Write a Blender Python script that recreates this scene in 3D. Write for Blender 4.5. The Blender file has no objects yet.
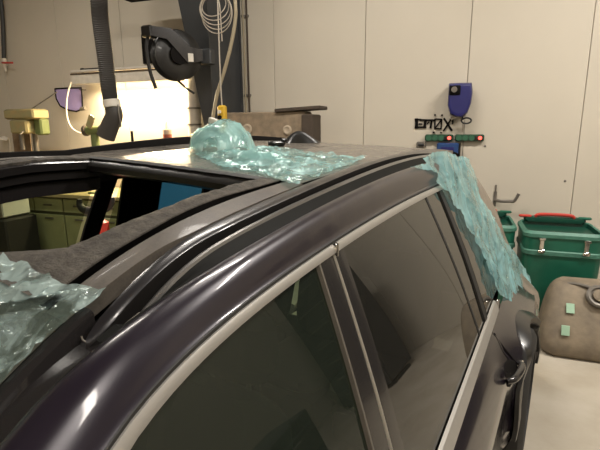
import bpy, math, random
import numpy as np
from mathutils import Vector, Matrix, noise
from mathutils.geometry import delaunay_2d_cdt
random.seed(4)
scene = bpy.context.scene
COL = scene.collection
HC = 1.72                                   # eye height above the floor

# ------------------------------------------------------------------ camera
F = 450.0
YAW, PITCH, ROLL = map(math.radians, (31.0, 12.3, 0.5))
fw = np.array([-math.sin(YAW)*math.cos(PITCH), math.cos(YAW)*math.cos(PITCH), -math.sin(PITCH)])
r0 = np.array([math.cos(YAW), math.sin(YAW), 0.0])
u0 = np.cross(r0, fw)
rt = r0*math.cos(ROLL) - u0*math.sin(ROLL)
up = u0*math.cos(ROLL) + r0*math.sin(ROLL)
cam = bpy.data.cameras.new('camera')
cam.sensor_width = 36.0
cam.lens = F/600*36
cam.clip_start = 0.02
camo = bpy.data.objects.new('camera', cam)
COL.objects.link(camo)
M = Matrix(((rt[0], up[0], -fw[0], 0), (rt[1], up[1], -fw[1], 0), (rt[2], up[2], -fw[2], HC), (0, 0, 0, 1)))
camo.matrix_world = M
scene.camera = camo

# ------------------------------------------------------------------ world, exposure
w = bpy.data.worlds.new('world')
scene.world = w
w.use_nodes = True
w.node_tree.nodes['Background'].inputs[0].default_value = (1.0, 0.9, 0.75, 1)
w.node_tree.nodes['Background'].inputs[1].default_value = 0.05
vs = scene.view_settings
vs.view_transform = 'Standard'
vs.look = 'None'
vs.exposure = 0.0
vs.gamma = 1.0
vs.use_curve_mapping = False

def area(name, loc, size, size_y, power, color, rot=(0, 0, 0)):
    l = bpy.data.lights.new(name, 'AREA')
    l.shape = 'RECTANGLE'
    l.size, l.size_y = size, size_y
    l.energy = power
    l.color = color
    o = bpy.data.objects.new(name, l)
    o.location = loc
    o.rotation_euler = rot
    COL.objects.link(o)
    return o

WARM = (1.0, 0.945, 0.87)
WA = math.atan2(0.203, 0.979)               # the back wall stands at a slight angle to the car
# rows of ceiling tubes: (x, y, length, power)
LUM = [(1.5, 3.3, 1.5, 150), (1.3, 0.2, 1.5, 60), (-1.6, 2.6, 1.5, 75), (-4.6, 1.9, 1.5, 45), (-2.2, -2.6, 1.5, 40), (1.9, -2.6, 1.5, 40)]
LUMZ = 4.3
for lx, ly, ln, pw in LUM:
    area('ceiling_lamp_light', (lx, ly, LUMZ - 0.06), ln, 0.22, pw, WARM, (0, 0, WA))

# ------------------------------------------------------------------ pixel helpers (z here is relative to the eye)
def ray(u, v): return fw + rt*(u-300)/F + up*(225-v)/F
def atx(u, v, X):
    d = ray(u, v); return d*X/d[0]
def aty(u, v, Y):
    d = ray(u, v); return d*Y/d[1]
def atz(u, v, Z):
    d = ray(u, v); return d*Z/d[2]
WD = np.array([math.cos(WA), math.sin(WA)])
WN = np.array([math.sin(WA), -math.cos(WA)])          # out of the back wall into the room
W0 = np.array([-3.141, 4.646])
def atw(u, v, off=0.0):
    """(s, z) of a pixel on the plane that stands off metres in front of the back wall; z above the floor"""
    r = ray(u, v); c = WN@W0 + off
    q = r*c/(WN@r[:2])
    return float((q[:2]-W0)@WD), float(q[2]) + HC
def W(s, off, z=0.0):
    p = W0 + WD*s + WN*off
    return (p[0], p[1], z)

# ------------------------------------------------------------------ materials
def mat(name, color, rough=0.5, metal=0.0, spec=0.5, coat=0.0, var=0.0, vscale=8.0, bump=0.0, bscale=60.0, emit=0.0, col2=None, coat_rough=0.03):
    m = bpy.data.materials.new(name)
    m.use_nodes = True
    nt = m.node_tree; nd = nt.nodes; lk = nt.links
    b = nd['Principled BSDF']
    b.inputs['Base Color'].default_value = (*color, 1)
    b.inputs['Roughness'].default_value = rough
    b.inputs['Metallic'].default_value = metal
    b.inputs['Specular IOR Level'].default_value = spec
    b.inputs['Coat Weight'].default_value = coat
    b.inputs['Coat Roughness'].default_value = coat_rough
    if emit:
        b.inputs['Emission Color'].default_value = (*color, 1)
        b.inputs['Emission Strength'].default_value = emit
    tc = nd.new('ShaderNodeTexCoord')
    if var or col2:
        n = nd.new('ShaderNodeTexNoise'); n.inputs['Scale'].default_value = vscale; n.inputs['Detail'].default_value = 6
        lk.new(tc.outputs['Object'], n.inputs['Vector'])
        r = nd.new('ShaderNodeValToRGB')
        r.color_ramp.elements[0].position = 0.35; r.color_ramp.elements[1].position = 0.68
        c2 = col2 if col2 else tuple(c*(1-var) for c in color)
        r.color_ramp.elements[0].color = (*c2, 1); r.color_ramp.elements[1].color = (*color, 1)
        lk.new(n.outputs['Fac'], r.inputs['Fac']); lk.new(r.outputs['Color'], b.inputs['Base Color'])
    if bump:
        n2 = nd.new('ShaderNodeTexNoise'); n2.inputs['Scale'].default_value = bscale; n2.inputs['Detail'].default_value = 4
        lk.new(tc.outputs['Object'], n2.inputs['Vector'])
        bp = nd.new('ShaderNodeBump'); bp.inputs['Strength'].default_value = bump; bp.inputs['Distance'].default_value = 0.01
        lk.new(n2.outputs['Fac'], bp.inputs['Height']); lk.new(bp.outputs['Normal'], b.inputs['Normal'])
    return m

def dusty_paint(name, lo, hi, dust=(0.15, 0.13, 0.105), scale=9.0, base=(0.016, 0.012, 0.017), wipe=0.0, gloss=0.22, coat=0.8, bump=0.0):
    """dark metallic paint under a coat of workshop dust; the dust settles on faces that look up"""
    m = bpy.data.materials.new(name); m.use_nodes = True
    nt = m.node_tree; nd = nt.nodes; lk = nt.links
    b = nd['Principled BSDF']
    b.inputs['Base Color'].default_value = (*base, 1); b.inputs['Roughness'].default_value = gloss
    b.inputs['Metallic'].default_value = 0.25; b.inputs['Coat Weight'].default_value = coat; b.inputs['Coat Roughness'].default_value = 0.06
    d = nd.new('ShaderNodeBsdfPrincipled')
    d.inputs['Base Color'].default_value = (*dust, 1); d.inputs['Roughness'].default_value = 0.6; d.inputs['Specular IOR Level'].default_value = 0.22
    tc = nd.new('ShaderNodeTexCoord')
    n = nd.new('ShaderNodeTexNoise'); n.inputs['Scale'].default_value = scale; n.inputs['Detail'].default_value = 8; n.inputs['Roughness'].default_value = 0.65
    lk.new(tc.outputs['Object'], n.inputs['Vector'])
    n2 = nd.new('ShaderNodeTexNoise'); n2.inputs['Scale'].default_value = 260; n2.inputs['Detail'].default_value = 3
    lk.new(tc.outputs['Object'], n2.inputs['Vector'])
    mr = nd.new('ShaderNodeMapRange'); mr.inputs['From Min'].default_value = 0.3; mr.inputs['From Max'].default_value = 0.7
    mr.inputs['To Min'].default_value = lo; mr.inputs['To Max'].default_value = hi
    lk.new(n.outputs['Fac'], mr.inputs['Value'])
    mm = nd.new('ShaderNodeMath'); mm.operation = 'MULTIPLY_ADD'; mm.inputs[1].default_value = 0.5; mm.inputs[2].default_value = -0.25
    lk.new(n2.outputs['Fac'], mm.inputs[0])
    ad = nd.new('ShaderNodeMath'); ad.operation = 'ADD'; ad.use_clamp = True
    lk.new(mr.outputs['Result'], ad.inputs[0]); lk.new(mm.outputs['Value'], ad.inputs[1])
    fac = ad.outputs['Value']
    if bump:
        n3 = nd.new('ShaderNodeTexNoise'); n3.inputs['Scale'].default_value = 75; n3.inputs['Detail'].default_value = 6; n3.inputs['Roughness'].default_value = 0.75
        lk.new(tc.outputs['Object'], n3.inputs['Vector'])
        bp = nd.new('ShaderNodeBump'); bp.inputs['Strength'].default_value = bump; bp.inputs['Distance'].default_value = 0.02
        lk.new(n3.outputs['Fac'], bp.inputs['Height']); lk.new(bp.outputs['Normal'], d.inputs['Normal']); lk.new(bp.outputs['Normal'], b.inputs['Normal'])
    if wipe:
        g = nd.new('ShaderNodeNewGeometry'); sx = nd.new('ShaderNodeSeparateXYZ'); lk.new(g.outputs['Position'], sx.inputs[0])
        mr2 = nd.new('ShaderNodeMapRange'); mr2.inputs['From Min'].default_value = wipe; mr2.inputs['From Max'].default_value = wipe+0.45
        lk.new(sx.outputs['Y'], mr2.inputs['Value'])
        mu = nd.new('ShaderNodeMath'); mu.operation = 'MULTIPLY'
        lk.new(fac, mu.inputs[0]); lk.new(mr2.outputs['Result'], mu.inputs[1]); fac = mu.outputs['Value']
    mx = nd.new('ShaderNodeMixShader')
    lk.new(fac, mx.inputs['Fac']); lk.new(b.outputs[0], mx.inputs[1]); lk.new(d.outputs[0], mx.inputs[2])
    lk.new(mx.outputs[0], nd['Material Output'].inputs['Surface'])
    return m

def schlick(nt, f0, normal=None):
    lw = nt.nodes.new('ShaderNodeLayerWeight'); lw.inputs['Blend'].default_value = 0.5
    p = nt.nodes.new('ShaderNodeMath'); p.operation = 'POWER'; p.inputs[1].default_value = 5.0
    q = nt.nodes.new('ShaderNodeMath'); q.operation = 'MULTIPLY_ADD'; q.inputs[1].default_value = 1-f0; q.inputs[2].default_value = f0
    nt.links.new(lw.outputs['Facing'], p.inputs[0]); nt.links.new(p.outputs[0], q.inputs[0])
    return q

def glass(name, tint, refl=1.45, rough=0.0, haze=None, haze_fac=0.0):
    m = bpy.data.materials.new(name); m.use_nodes = True
    nt = m.node_tree; nd = nt.nodes; lk = nt.links
    nd.remove(nd['Principled BSDF'])
    t = nd.new('ShaderNodeBsdfTransparent'); t.inputs[0].default_value = (*tint, 1)
    g = nd.new('ShaderNodeBsdfGlossy'); g.inputs['Roughness'].default_value = rough; g.inputs['Color'].default_value = (1, 1, 1, 1)
    f = schlick(nt, ((refl-1)/(refl+1))**2)
    mx = nd.new('ShaderNodeMixShader')
    lk.new(f.outputs[0], mx.inputs['Fac']); lk.new(g.outputs[0], mx.inputs[2])
    src = t.outputs[0]
    if haze:
        d = nd.new('ShaderNodeBsdfDiffuse'); d.inputs[0].default_value = (*haze, 1)
        m2 = nd.new('ShaderNodeMixShader'); m2.inputs['Fac'].default_value = haze_fac
        lk.new(src, m2.inputs[1]); lk.new(d.outputs[0], m2.inputs[2]); src = m2.outputs[0]
    lk.new(src, mx.inputs[1])
    lk.new(mx.outputs[0], nd['Material Output'].inputs['Surface'])
    return m

def film_mat(name, color, lo, hi, scale=14.0, edge=(.38, .62)):
    """thin crumpled masking film: patches that cling are nearly clear, lifted ones are milky"""
    m = bpy.data.materials.new(name); m.use_nodes = True
    nt = m.node_tree; nd = nt.nodes; lk = nt.links
    nd.remove(nd['Principled BSDF'])
    t = nd.new('ShaderNodeBsdfTransparent'); t.inputs[0].default_value = (0.80, 0.95, 0.92, 1)
    d = nd.new('ShaderNodeBsdfDiffuse'); d.inputs[0].default_value = (*color, 1)
    tl = nd.new('ShaderNodeBsdfTranslucent'); tl.inputs[0].default_value = (*color, 1)
    g = nd.new('ShaderNodeBsdfGlossy'); g.inputs['Roughness'].default_value = 0.16; g.inputs['Color'].default_value = (0.85, 0.95, 0.93, 1)
    tc = nd.new('ShaderNodeTexCoord')
    n = nd.new('ShaderNodeTexNoise'); n.inputs['Scale'].default_value = scale; n.inputs['Detail'].default_value = 5; n.inputs['Distortion'].default_value = 0.8
    lk.new(tc.outputs['Object'], n.inputs['Vector'])
    mr = nd.new('ShaderNodeMapRange'); mr.inputs['From Min'].default_value = edge[0]; mr.inputs['From Max'].default_value = edge[1]
    mr.inputs['To Min'].default_value = lo; mr.inputs['To Max'].default_value = hi
    lk.new(n.outputs['Fac'], mr.inputs['Value'])
    dm = nd.new('ShaderNodeMixShader'); dm.inputs['Fac'].default_value = 0.4
    lk.new(d.outputs[0], dm.inputs[1]); lk.new(tl.outputs[0], dm.inputs[2])
    m1 = nd.new('ShaderNodeMixShader'); lk.new(mr.outputs['Result'], m1.inputs['Fac'])
    lk.new(t.outputs[0], m1.inputs[1]); lk.new(dm.outputs[0], m1.inputs[2])
    lw = schlick(nt, 0.05)
    m2 = nd.new('ShaderNodeMixShader'); lk.new(lw.outputs[0], m2.inputs['Fac'])
    lk.new(m1.outputs[0], m2.inputs[1]); lk.new(g.outputs[0], m2.inputs[2])
    bn = nd.new('ShaderNodeTexNoise'); bn.inputs['Scale'].default_value = 22; bn.inputs['Detail'].default_value = 4; bn.inputs['Distortion'].default_value = 1.2
    lk.new(tc.outputs['Object'], bn.inputs['Vector'])
    bp = nd.new('ShaderNodeBump'); bp.inputs['Strength'].default_value = 0.5; bp.inputs['Distance'].default_value = 0.012
    lk.new(bn.outputs['Fac'], bp.inputs['Height'])
    for x in (d, g): lk.new(bp.outputs['Normal'], x.inputs['Normal'])
    lk.new(m2.outputs[0], nd['Material Output'].inputs['Surface'])
    return m

MT = dict(
    wall=mat('wall_paint', (0.58, 0.525, 0.435), 0.42, spec=0.3, var=0.05, vscale=1.2),
    joint=mat('panel_joint', (0.33, 0.29, 0.235), 0.8),  # darker colour of the wall core between the panels
    sidewall=mat('side_wall_paint', (0.52, 0.47, 0.38), 0.6, var=0.08, vscale=1.0),
    ceil=mat('ceiling_paint', (0.075, 0.07, 0.06), 0.85, var=0.1),
    floor=mat('concrete_floor', (0.45, 0.405, 0.335), 0.6, spec=0.25, col2=(0.36, 0.315, 0.245), vscale=2.6, bump=0.15, bscale=40),
    paint=dusty_paint('dark_metallic_paint', -0.12, 0.10, scale=5.0),
    roof=dusty_paint('dusty_roof_paint', 0.30, 0.72, scale=9.0),
    strip=dusty_paint('dusty_ditch_paint', 0.35, 0.75, scale=12.0, gloss=0.45, coat=0.1),
    side=dusty_paint('door_frame_paint', -0.05, 0.45, dust=(0.11, 0.094, 0.078), scale=7.0, base=(0.017, 0.012, 0.020), wipe=0.5, gloss=0.3, coat=0.35),
    low=dusty_paint('dusty_lower_paint', -0.35, 0.10, dust=(0.10, 0.085, 0.065), scale=6.0),
    tail=dusty_paint('dusty_tail_paint', 0.55, 0.95, dust=(0.24, 0.20, 0.155), scale=6.0),
    foam=dusty_paint('glue_covered_frame', 0.15, 1.0, dust=(0.15, 0.13, 0.108), scale=30.0, base=(0.03, 0.026, 0.022), gloss=0.7, coat=0.0, bump=0.8),
    railtop=dusty_paint('dusty_rail', 0.15, 0.65, scale=16.0, base=(0.02, 0.018, 0.02), wipe=0.62, gloss=0.3, coat=0.2),
    black=mat('black_plastic', (0.012, 0.011, 0.010), 0.3, coat=0.2),
    blackmat=mat('matte_black', (0.008, 0.007, 0.0065), 0.8, spec=0.08),
    rubber=mat('black_rubber', (0.015, 0.014, 0.013), 0.6),
    piano=mat('gloss_black_trim', (0.018, 0.016, 0.016), 0.2, coat=0.3),
    bead=mat('rail_edge_trim', (0.20, 0.19, 0.18), 0.28, metal=0.7),
    basem=mat('rail_base_plastic', (0.008, 0.008, 0.007), 0.6, spec=0.06, var=0.2, vscale=20),
    chrome=mat('satin_aluminium', (0.42, 0.40, 0.37), 0.42, metal=0.55, var=0.04, vscale=30),
    bright=mat('bright_chrome', (0.75, 0.72, 0.68), 0.12, metal=1.0),
    lining=mat('dark_headliner', (0.012, 0.011, 0.011), 0.95, var=0.2, vscale=20),
    seat=mat('dark_seat_cloth', (0.030, 0.030, 0.028), 0.9, var=0.2, vscale=30),
    gfront=glass('green_tinted_glass', (0.20, 0.28, 0.21), 1.45, haze=(0.09, 0.115, 0.085), haze_fac=0.14),
    grear=glass('dark_privacy_glass', (0.07, 0.075, 0.065), 1.8, haze=(0.12, 0.115, 0.095), haze_fac=0.10),
    gfar=glass('clear_tinted_glass', (0.42, 0.47, 0.36), 1.3),
    filmA=film_mat('film_clinging', (0.54, 0.68, 0.66), 0.04, 0.72, 10.0, (.45, .57)),
    filmB=film_mat('film_bunched', (0.46, 0.76, 0.75), 0.22, 0.74, 9.0),
    filmC=film_mat('film_hanging', (0.38, 0.70, 0.73), 0.35, 0.85, 7.0),
    green=mat('green_plastic', (0.013, 0.125, 0.075), 0.38, var=0.2, vscale=5),
    greenrim=mat('green_plastic_worn', (0.07, 0.21, 0.15), 0.5, var=0.25, vscale=25),
    greendark=mat('green_plastic_dark', (0.006, 0.055, 0.034), 0.35),
    red=mat('red_plastic', (0.50, 0.045, 0.03), 0.4),
    khaki=mat('dusty_plastic_tank', (0.24, 0.19, 0.13), 0.75, col2=(0.15, 0.12, 0.085), vscale=9, bump=0.25, bscale=25),
    sticker=mat('mint_sticker', (0.33, 0.50, 0.36), 0.6),
    steel=mat('dark_column_paint', (0.040, 0.042, 0.044), 0.45, var=0.2, vscale=5),
    duct=mat('dark_hose_rubber', (0.045, 0.040, 0.035), 0.6),
    grey=mat('grey_steel', (0.20, 0.18, 0.155), 0.45, metal=0.5, var=0.2),
    lightgrey=mat('pale_grey_metal', (0.66, 0.61, 0.53), 0.5, var=0.15, vscale=12),
    beam=mat('brown_grey_wood', (0.30, 0.225, 0.15), 0.75, col2=(0.20, 0.155, 0.105), vscale=14, bump=0.1),
    beamdark=mat('dark_old_wood', (0.07, 0.05, 0.035), 0.8, var=0.3),
    plug=mat('pale_plug', (0.42, 0.34, 0.25), 0.7),
    hosebeige=mat('beige_hose', (0.32, 0.27, 0.18), 0.5),
    wire=mat('pale_wire', (0.42, 0.37, 0.30), 0.5),
    whitecable=mat('white_cable', (0.75, 0.70, 0.6), 0.5),
    yellow=mat('yellow_plastic', (0.62, 0.38, 0.03), 0.45),
    machine=mat('green_yellow_machine_paint', (0.26, 0.25, 0.12), 0.55, col2=(0.33, 0.25, 0.11), vscale=12),
    machinedark=mat('machine_green_dark', (0.12, 0.15, 0.05), 0.5),
    purple=mat('violet_visor', (0.40, 0.32, 0.62), 0.3),
    blue=mat('blue_reel_plastic', (0.020, 0.020, 0.125), 0.35, var=0.15),
    bluebox=mat('blue_box', (0.018, 0.055, 0.17), 0.4),
    bluesheet=mat('blue_sheet', (0.017, 0.14, 0.34), 0.5),
    sockgreen=mat('dark_green_strip', (0.015, 0.06, 0.03), 0.45),
    sockdark=mat('socket_green', (0.03, 0.11, 0.06), 0.4),
    redlamp=mat('red_pilot_lamp', (1.0, 0.10, 0.07), 0.3, emit=2.5),
    bench=mat('bench_wood', (0.50, 0.40, 0.22), 0.6, var=0.2, vscale=10),
    cabinet=mat('cabinet_green_cream', (0.36, 0.37, 0.20), 0.5, var=0.12, vscale=6),
    cabdark=mat('cabinet_gap', (0.10, 0.10, 0.06), 0.7),
    card=mat('brown_cardboard', (0.30, 0.21, 0.13), 0.85, var=0.3, vscale=12),
    paper=mat('pale_paper', (0.60, 0.53, 0.42), 0.8, var=0.1),
    tubewhite=mat('cartridge_white', (0.55, 0.45, 0.38), 0.4),
    tubered=mat('cartridge_label', (0.35, 0.10, 0.07), 0.4),
    lamp=mat('lamp_diffuser', (1.0, 0.88, 0.68), 0.4, emit=9.0),
    tubelamp=mat('bench_lamp_tube', (1.0, 0.84, 0.58), 0.4, emit=22.0),
    lamphouse=mat('lamp_housing', (0.35, 0.32, 0.27), 0.5),
    white=mat('white_enamel', (0.55, 0.56, 0.52), 0.5),
    tyre=mat('tyre_rubber', (0.018, 0.017, 0.016), 0.75, var=0.2),
    rim=mat('alloy_rim', (0.35, 0.34, 0.33), 0.3, metal=0.8),
    lens=mat('tail_lamp_lens', (0.28, 0.10, 0.07), 0.3, var=0.3),
    label=mat('white_label', (0.62, 0.58, 0.50), 0.5),
)

# ------------------------------------------------------------------ mesh builder
class MB:
    def __init__(s): s.v = []; s.f = []
    def add(s, vs, fs):
        n = len(s.v); s.v += [tuple(float(c) for c in p) for p in vs]; s.f += [tuple(i+n for i in f) for f in fs]; return s
    def box(s, c, d, bev=0.0, rot=None):
        hx, hy, hz = d[0]/2, d[1]/2, d[2]/2
        b = min(bev, hx*.95, hy*.95, hz*.95)
        if b <= 0:
            vs = [(x*hx, y*hy, z*hz) for x in (-1, 1) for y in (-1, 1) for z in (-1, 1)]
            fs = [(0, 1, 3, 2), (4, 6, 7, 5), (0, 4, 5, 1), (2, 3, 7, 6), (0, 2, 6, 4), (1, 5, 7, 3)]
        else:
            def ring(ix, iy, z): return [(-ix, -iy+b, z), (-ix+b, -iy, z), (ix-b, -iy, z), (ix, -iy+b, z), (ix, iy-b, z), (ix-b, iy, z), (-ix+b, iy, z), (-ix, iy-b, z)]
            vs = []
            for ix, iy, z in ((hx-b, hy-b, -hz), (hx, hy, -hz+b), (hx, hy, hz-b), (hx-b, hy-b, hz)):
                vs += ring(max(ix, b*1.001), max(iy, b*1.001), z)
            fs = [tuple(range(7, -1, -1)), tuple(range(24, 32))]
            for k in range(3):
                for i in range(8):
                    j = (i+1) % 8
                    fs.append((k*8+i, k*8+j, k*8+8+j, k*8+8+i))
        if rot: vs = [rot @ Vector(p) for p in vs]
        return s.add([(p[0]+c[0], p[1]+c[1], p[2]+c[2]) for p in vs], fs)
    def cyl(s, a, b, r, r2=None, n=16, cap=True):
        a, b = Vector(a), Vector(b); r2 = r if r2 is None else r2
        d = (b-a).normalized(); x = d.orthogonal().normalized(); y = d.cross(x)
        vs = []
        for p, q in ((a, r), (b, r2)):
            vs += [p+(x*math.cos(t)+y*math.sin(t))*q for t in [2*math.pi*i/n for i in range(n)]]
        fs = [(i, (i+1) % n, n+(i+1) % n, n+i) for i in range(n)]
        if cap: fs += [tuple(range(n-1, -1, -1)), tuple(range(n, 2*n))]
        return s.add(vs, fs)
    def lathe(s, prof, a, axis, n=24):
        """prof: (radius, distance along axis)"""
        a = Vector(a); d = Vector(axis).normalized(); x = d.orthogonal().normalized(); y = d.cross(x)
        vs = [a+d*h+(x*math.cos(2*math.pi*i/n)+y*math.sin(2*math.pi*i/n))*max(r, 1e-4) for r, h in prof for i in range(n)]
        fs = [(k*n+i, k*n+(i+1) % n, (k+1)*n+(i+1) % n, (k+1)*n+i) for k in range(len(prof)-1) for i in range(n)]
        return s.add(vs, fs)
    def tube(s, pts, r, n=8, sub=6, rib=0.0):
        P = [Vector(p) for p in pts]
        if sub > 1 and len(P) > 2:
            Q = []
            for i in range(len(P)-1):
                p0, p1, p2, p3 = P[max(i-1, 0)], P[i], P[i+1], P[min(i+2, len(P)-1)]
                for k in range(sub):
                    t = k/sub
                    Q.append(0.5*((2*p1)+(p2-p0)*t+(2*p0-5*p1+4*p2-p3)*t*t+(3*p1-p0-3*p2+p3)*t**3))
            Q.append(P[-1]); P = Q
        vs = []; x = None
        for i, p in enumerate(P):
            d = (P[min(i+1, len(P)-1)]-P[max(i-1, 0)]).normalized()
            x = d.orthogonal().normalized() if x is None else (x-d*x.dot(d)).normalized()
            y = d.cross(x)
            rr = (r(i/(len(P)-1)) if callable(r) else r)*(1+(rib if i % 2 else -rib))
            vs += [p+(x*math.cos(2*math.pi*k/n)+y*math.sin(2*math.pi*k/n))*rr for k in range(n)]
        m = len(P)
        fs = [(i*n+k, i*n+(k+1) % n, (i+1)*n+(k+1) % n, (i+1)*n+k) for i in range(m-1) for k in range(n)]
        fs += [tuple(range(n-1, -1, -1)), tuple(range((m-1)*n, m*n))]
        return s.add(vs, fs)
    def loft(s, rows, closed=False):
        n = len(rows[0]); vs = [p for r in rows for p in r]
        fs = [(i*n+k, i*n+(k+1) % n, (i+1)*n+(k+1) % n, (i+1)*n+k) for i in range(len(rows)-1) for k in range(n if closed else n-1)]
        return s.add(vs, fs)
    def prism(s, poly, dirv):
        n = len(poly); d = Vector(dirv)
        vs = [Vector(p) for p in poly]; vs += [p+d for p in vs]
        return s.add(vs, [tuple(range(n-1, -1, -1)), tuple(range(n, 2*n))]+[(i, (i+1) % n, n+(i+1) % n, n+i) for i in range(n)])
    def build(s, name, m, parent=None, smooth=True, sub=0, solid=0.0, flat=None):
        me = bpy.data.meshes.new(name)
        me.from_pydata(s.v, [], s.f); me.update()
        if solid or True:
            import bmesh
            bm = bmesh.new(); bm.from_mesh(me)
            bmesh.ops.recalc_face_normals(bm, faces=bm.faces[:])
            bm.to_mesh(me); bm.free()
        me.materials.append(MT[m] if isinstance(m, str) else m)
        if smooth and me.polygons:
            me.polygons.foreach_set('use_smooth', [True]*len(me.polygons))
            try: me.set_sharp_from_angle(angle=math.radians(38))
            except Exception: pass
        o = bpy.data.objects.new(name, me); COL.objects.link(o)
        if parent: o.parent = parent
        if solid:
            md = o.modifiers.new('thickness', 'SOLIDIFY'); md.thickness = solid; md.offset = 0
        if sub:
            md = o.modifiers.new('smooth', 'SUBSURF'); md.levels = sub; md.render_levels = sub
        return o

def tag(o, label=None, cat=None, group=None, kind=None):
    for k, v in (('label', label), ('category', cat), ('group', group), ('kind', kind)):
        if v: o[k] = v
    return o
def empty(name, loc, rz=0.0, **k):
    o = bpy.data.objects.new(name, None); o.empty_display_size = 0.1
    o.location = loc; o.rotation_euler = (0, 0, rz); COL.objects.link(o)
    return tag(o, **k)
def wall_empty(name, s, off, z, **k): return empty(name, W(s, off, z), WA, **k)
# in a wall_empty: local x runs along the wall to the right, local -y comes out into the room, z is up

# ------------------------------------------------------------------ the setting
S0, S1 = -6.2, 6.6          # ends of the back wall
DEP = 8.2                   # depth of the room
CZ = 4.6
fl = MB()
fl.add([W(S0, -0.1), W(S1, -0.1), W(S1, DEP+.1), W(S0, DEP+.1)], [(0, 1, 2, 3)])
tag(fl.build('floor', 'floor', smooth=False), kind='structure')
ce = MB(); ce.add([W(S0, -0.1, CZ), W(S1, -0.1, CZ), W(S1, DEP+.1, CZ), W(S0, DEP+.1, CZ)], [(0, 1, 2, 3)])
tag(ce.build('ceiling', 'ceil', smooth=False), kind='structure')
# back wall of upright sandwich panels with recessed joints
wb = wall_empty('wall_back', 0, 0, 0, kind='structure')
MB().box((0.2, 0.09, CZ/2), (S1-S0, 0.06, CZ)).build('wall_core', 'joint', wb, smooth=False)
edges = [0.013+1.080*k for k in range(-6, 7)]
pme = None
for k in range(len(edges)-1):
    wd = edges[k+1]-edges[k]-0.005
    o = MB().box((0, 0.03, CZ/2), (wd, 0.06, CZ), 0.003).build('wall_panel', 'wall', None, smooth=False) if pme is None else bpy.data.objects.new('wall_panel', pme)
    if pme is not None: COL.objects.link(o)
    pme = o.data; o.parent = wb; o.location = ((edges[k]+edges[k+1])/2, 0, 0)
for nm, c, d in (('wall_left', (S0-0.1, -DEP/2, CZ/2), (0.2, DEP, CZ)), ('wall_right', (S1+0.1, -DEP/2, CZ/2), (0.2, DEP, CZ)), ('wall_front', ((S0+S1)/2, -DEP-0.1, CZ/2), (S1-S0, 0.2, CZ))):
    o = MB().box((0, 0, 0), d).build(nm, 'sidewall', smooth=False)
    o.location = Vector(W(c[0], -c[1], c[2])); o.rotation_euler.z = WA
    tag(o, kind='structure')
# ceiling luminaires
for i, (lx, ly, ln, pw) in enumerate(LUM):
    t = empty('ceiling_lamp', (lx, ly, LUMZ), WA, label='long ceiling lamp above the picture, '+('nearest the blue reel', 'over the near side of the car', 'over the back of the car roof', 'over the workbench corner', 'behind the camera on the left', 'behind the camera on the right')[i], cat='lamp', group='ceiling lamps above the workshop')
    MB().box((0, 0, 0.03), (ln+.06, 0.26, 0.08), 0.01).build('housing', 'lamphouse', t)
    MB().box((0, 0, -0.03), (ln, 0.2, 0.04), 0.01).build('diffuser', 'lamp', t)
    for sx in (-.5, .5): MB().cyl((sx, 0, 0.07), (sx, 0, CZ-LUMZ), 0.006, n=8).build('hanger', 'grey', t)

# ================================================================== THE CAR
XC = -1.10
car = empty('car', (XC, 1.0, 0), 0, label='dark plum-black estate car with open sunroof hole and masking film on its roof', cat='car')
CARI = Matrix.Translation((-XC, -1.0, 0))
def cpart(mb, name, m, parent=None, **k):
    """a part of the car: meshes are given in eye-height coordinates and stored relative to the car's base"""
    mb.v = [(p[0]-XC, p[1]-1.0, p[2]+HC) for p in mb.v]
    return mb.build(name, m, parent or car, **k)

def kt(y):                                   # the body leans: the far roof edge stands higher
    return float(np.interp(y, (0.5, 0.77, 1.0, 1.6, 2.95), (0.085, 0.078, 0.052, 0.048, 0.03)))
def sst(a, b, x):
    t = min(1, max(0, (x-a)/(b-a))); return t*t*(3-2*t)
def mir(p):
    x, y, z = p
    return (2*XC-x, y, z+2*kt(y)*(x-XC)*sst(-1.1, -0.5, z))

def fitted(pts, extra=(), deg=4, c=0.15):
    """smooth z(y) through measured points"""
    P = [(q[1], q[2]) for q in pts]+list(extra)
    y = np.array([q[0] for q in P]); z = np.array([q[1] for q in P])
    co = np.polyfit(np.log(y+c), z, deg)
    return lambda yy: float(np.polyval(co, math.log(yy+c)))

c0 = [(82, 338), (116, 297), (130, 284), (139, 274), (155, 258), (175, 247.5), (200, 229), (225, 217.5), (242, 210), (290, 192), (315, 179), (340, 169), (370, 161), (390, 156), (403, 152.5), (420, 149.5)]
c1 = [(101, 338), (133, 298), (147, 281), (162.5, 266), (180, 251), (200, 243), (222, 232), (250, 219), (290, 197), (315, 184), (340, 175), (362, 167.5), (390, 160), (425, 152.5)]
c2 = [(104, 345), (135, 312), (148, 293), (163, 277.5), (180, 266), (200, 252.5), (222, 240), (250, 226), (290, 206), (315, 192), (340, 182), (362, 173), (390, 164), (430, 154.5)]
c4 = [(10, 435), (40, 398), (70, 377), (102, 345), (120, 328), (140, 313), (175, 292), (200, 276), (230, 257.5), (242, 250), (275, 231), (300, 217.5), (315, 209), (340, 197.5), (365, 186), (390, 174), (413, 167)]
ct = [(108, 450), (125, 427), (145, 402.5), (168, 375), (205, 339), (225, 322), (250, 302.5), (275, 284), (300, 265), (330, 245), (370, 220), (390, 209), (403, 202), (437, 186)]
cb = [(127.5, 450), (140, 431), (162, 403), (187, 376), (223, 339), (250, 317), (275, 297), (300, 277), (333, 254), (385, 220), (398, 213), (420, 200), (445, 188)]
PK = 0.36                                    # inward lean of the side windows
def planeK(u, v, o=0.0):
    d = ray(u, v); return d*(-0.29-PK*0.72+o)/(d[0]+PK*d[2])
def xK(z, o=0.0): return -0.29-PK*(z+0.72)+o
X0, X1, X2, X4 = -0.600, -0.572, -0.560, -0.505
def sst(a, b, x):
    t = min(1, max(0, (x-a)/(b-a))); return t*t*(3-2*t)
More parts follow.
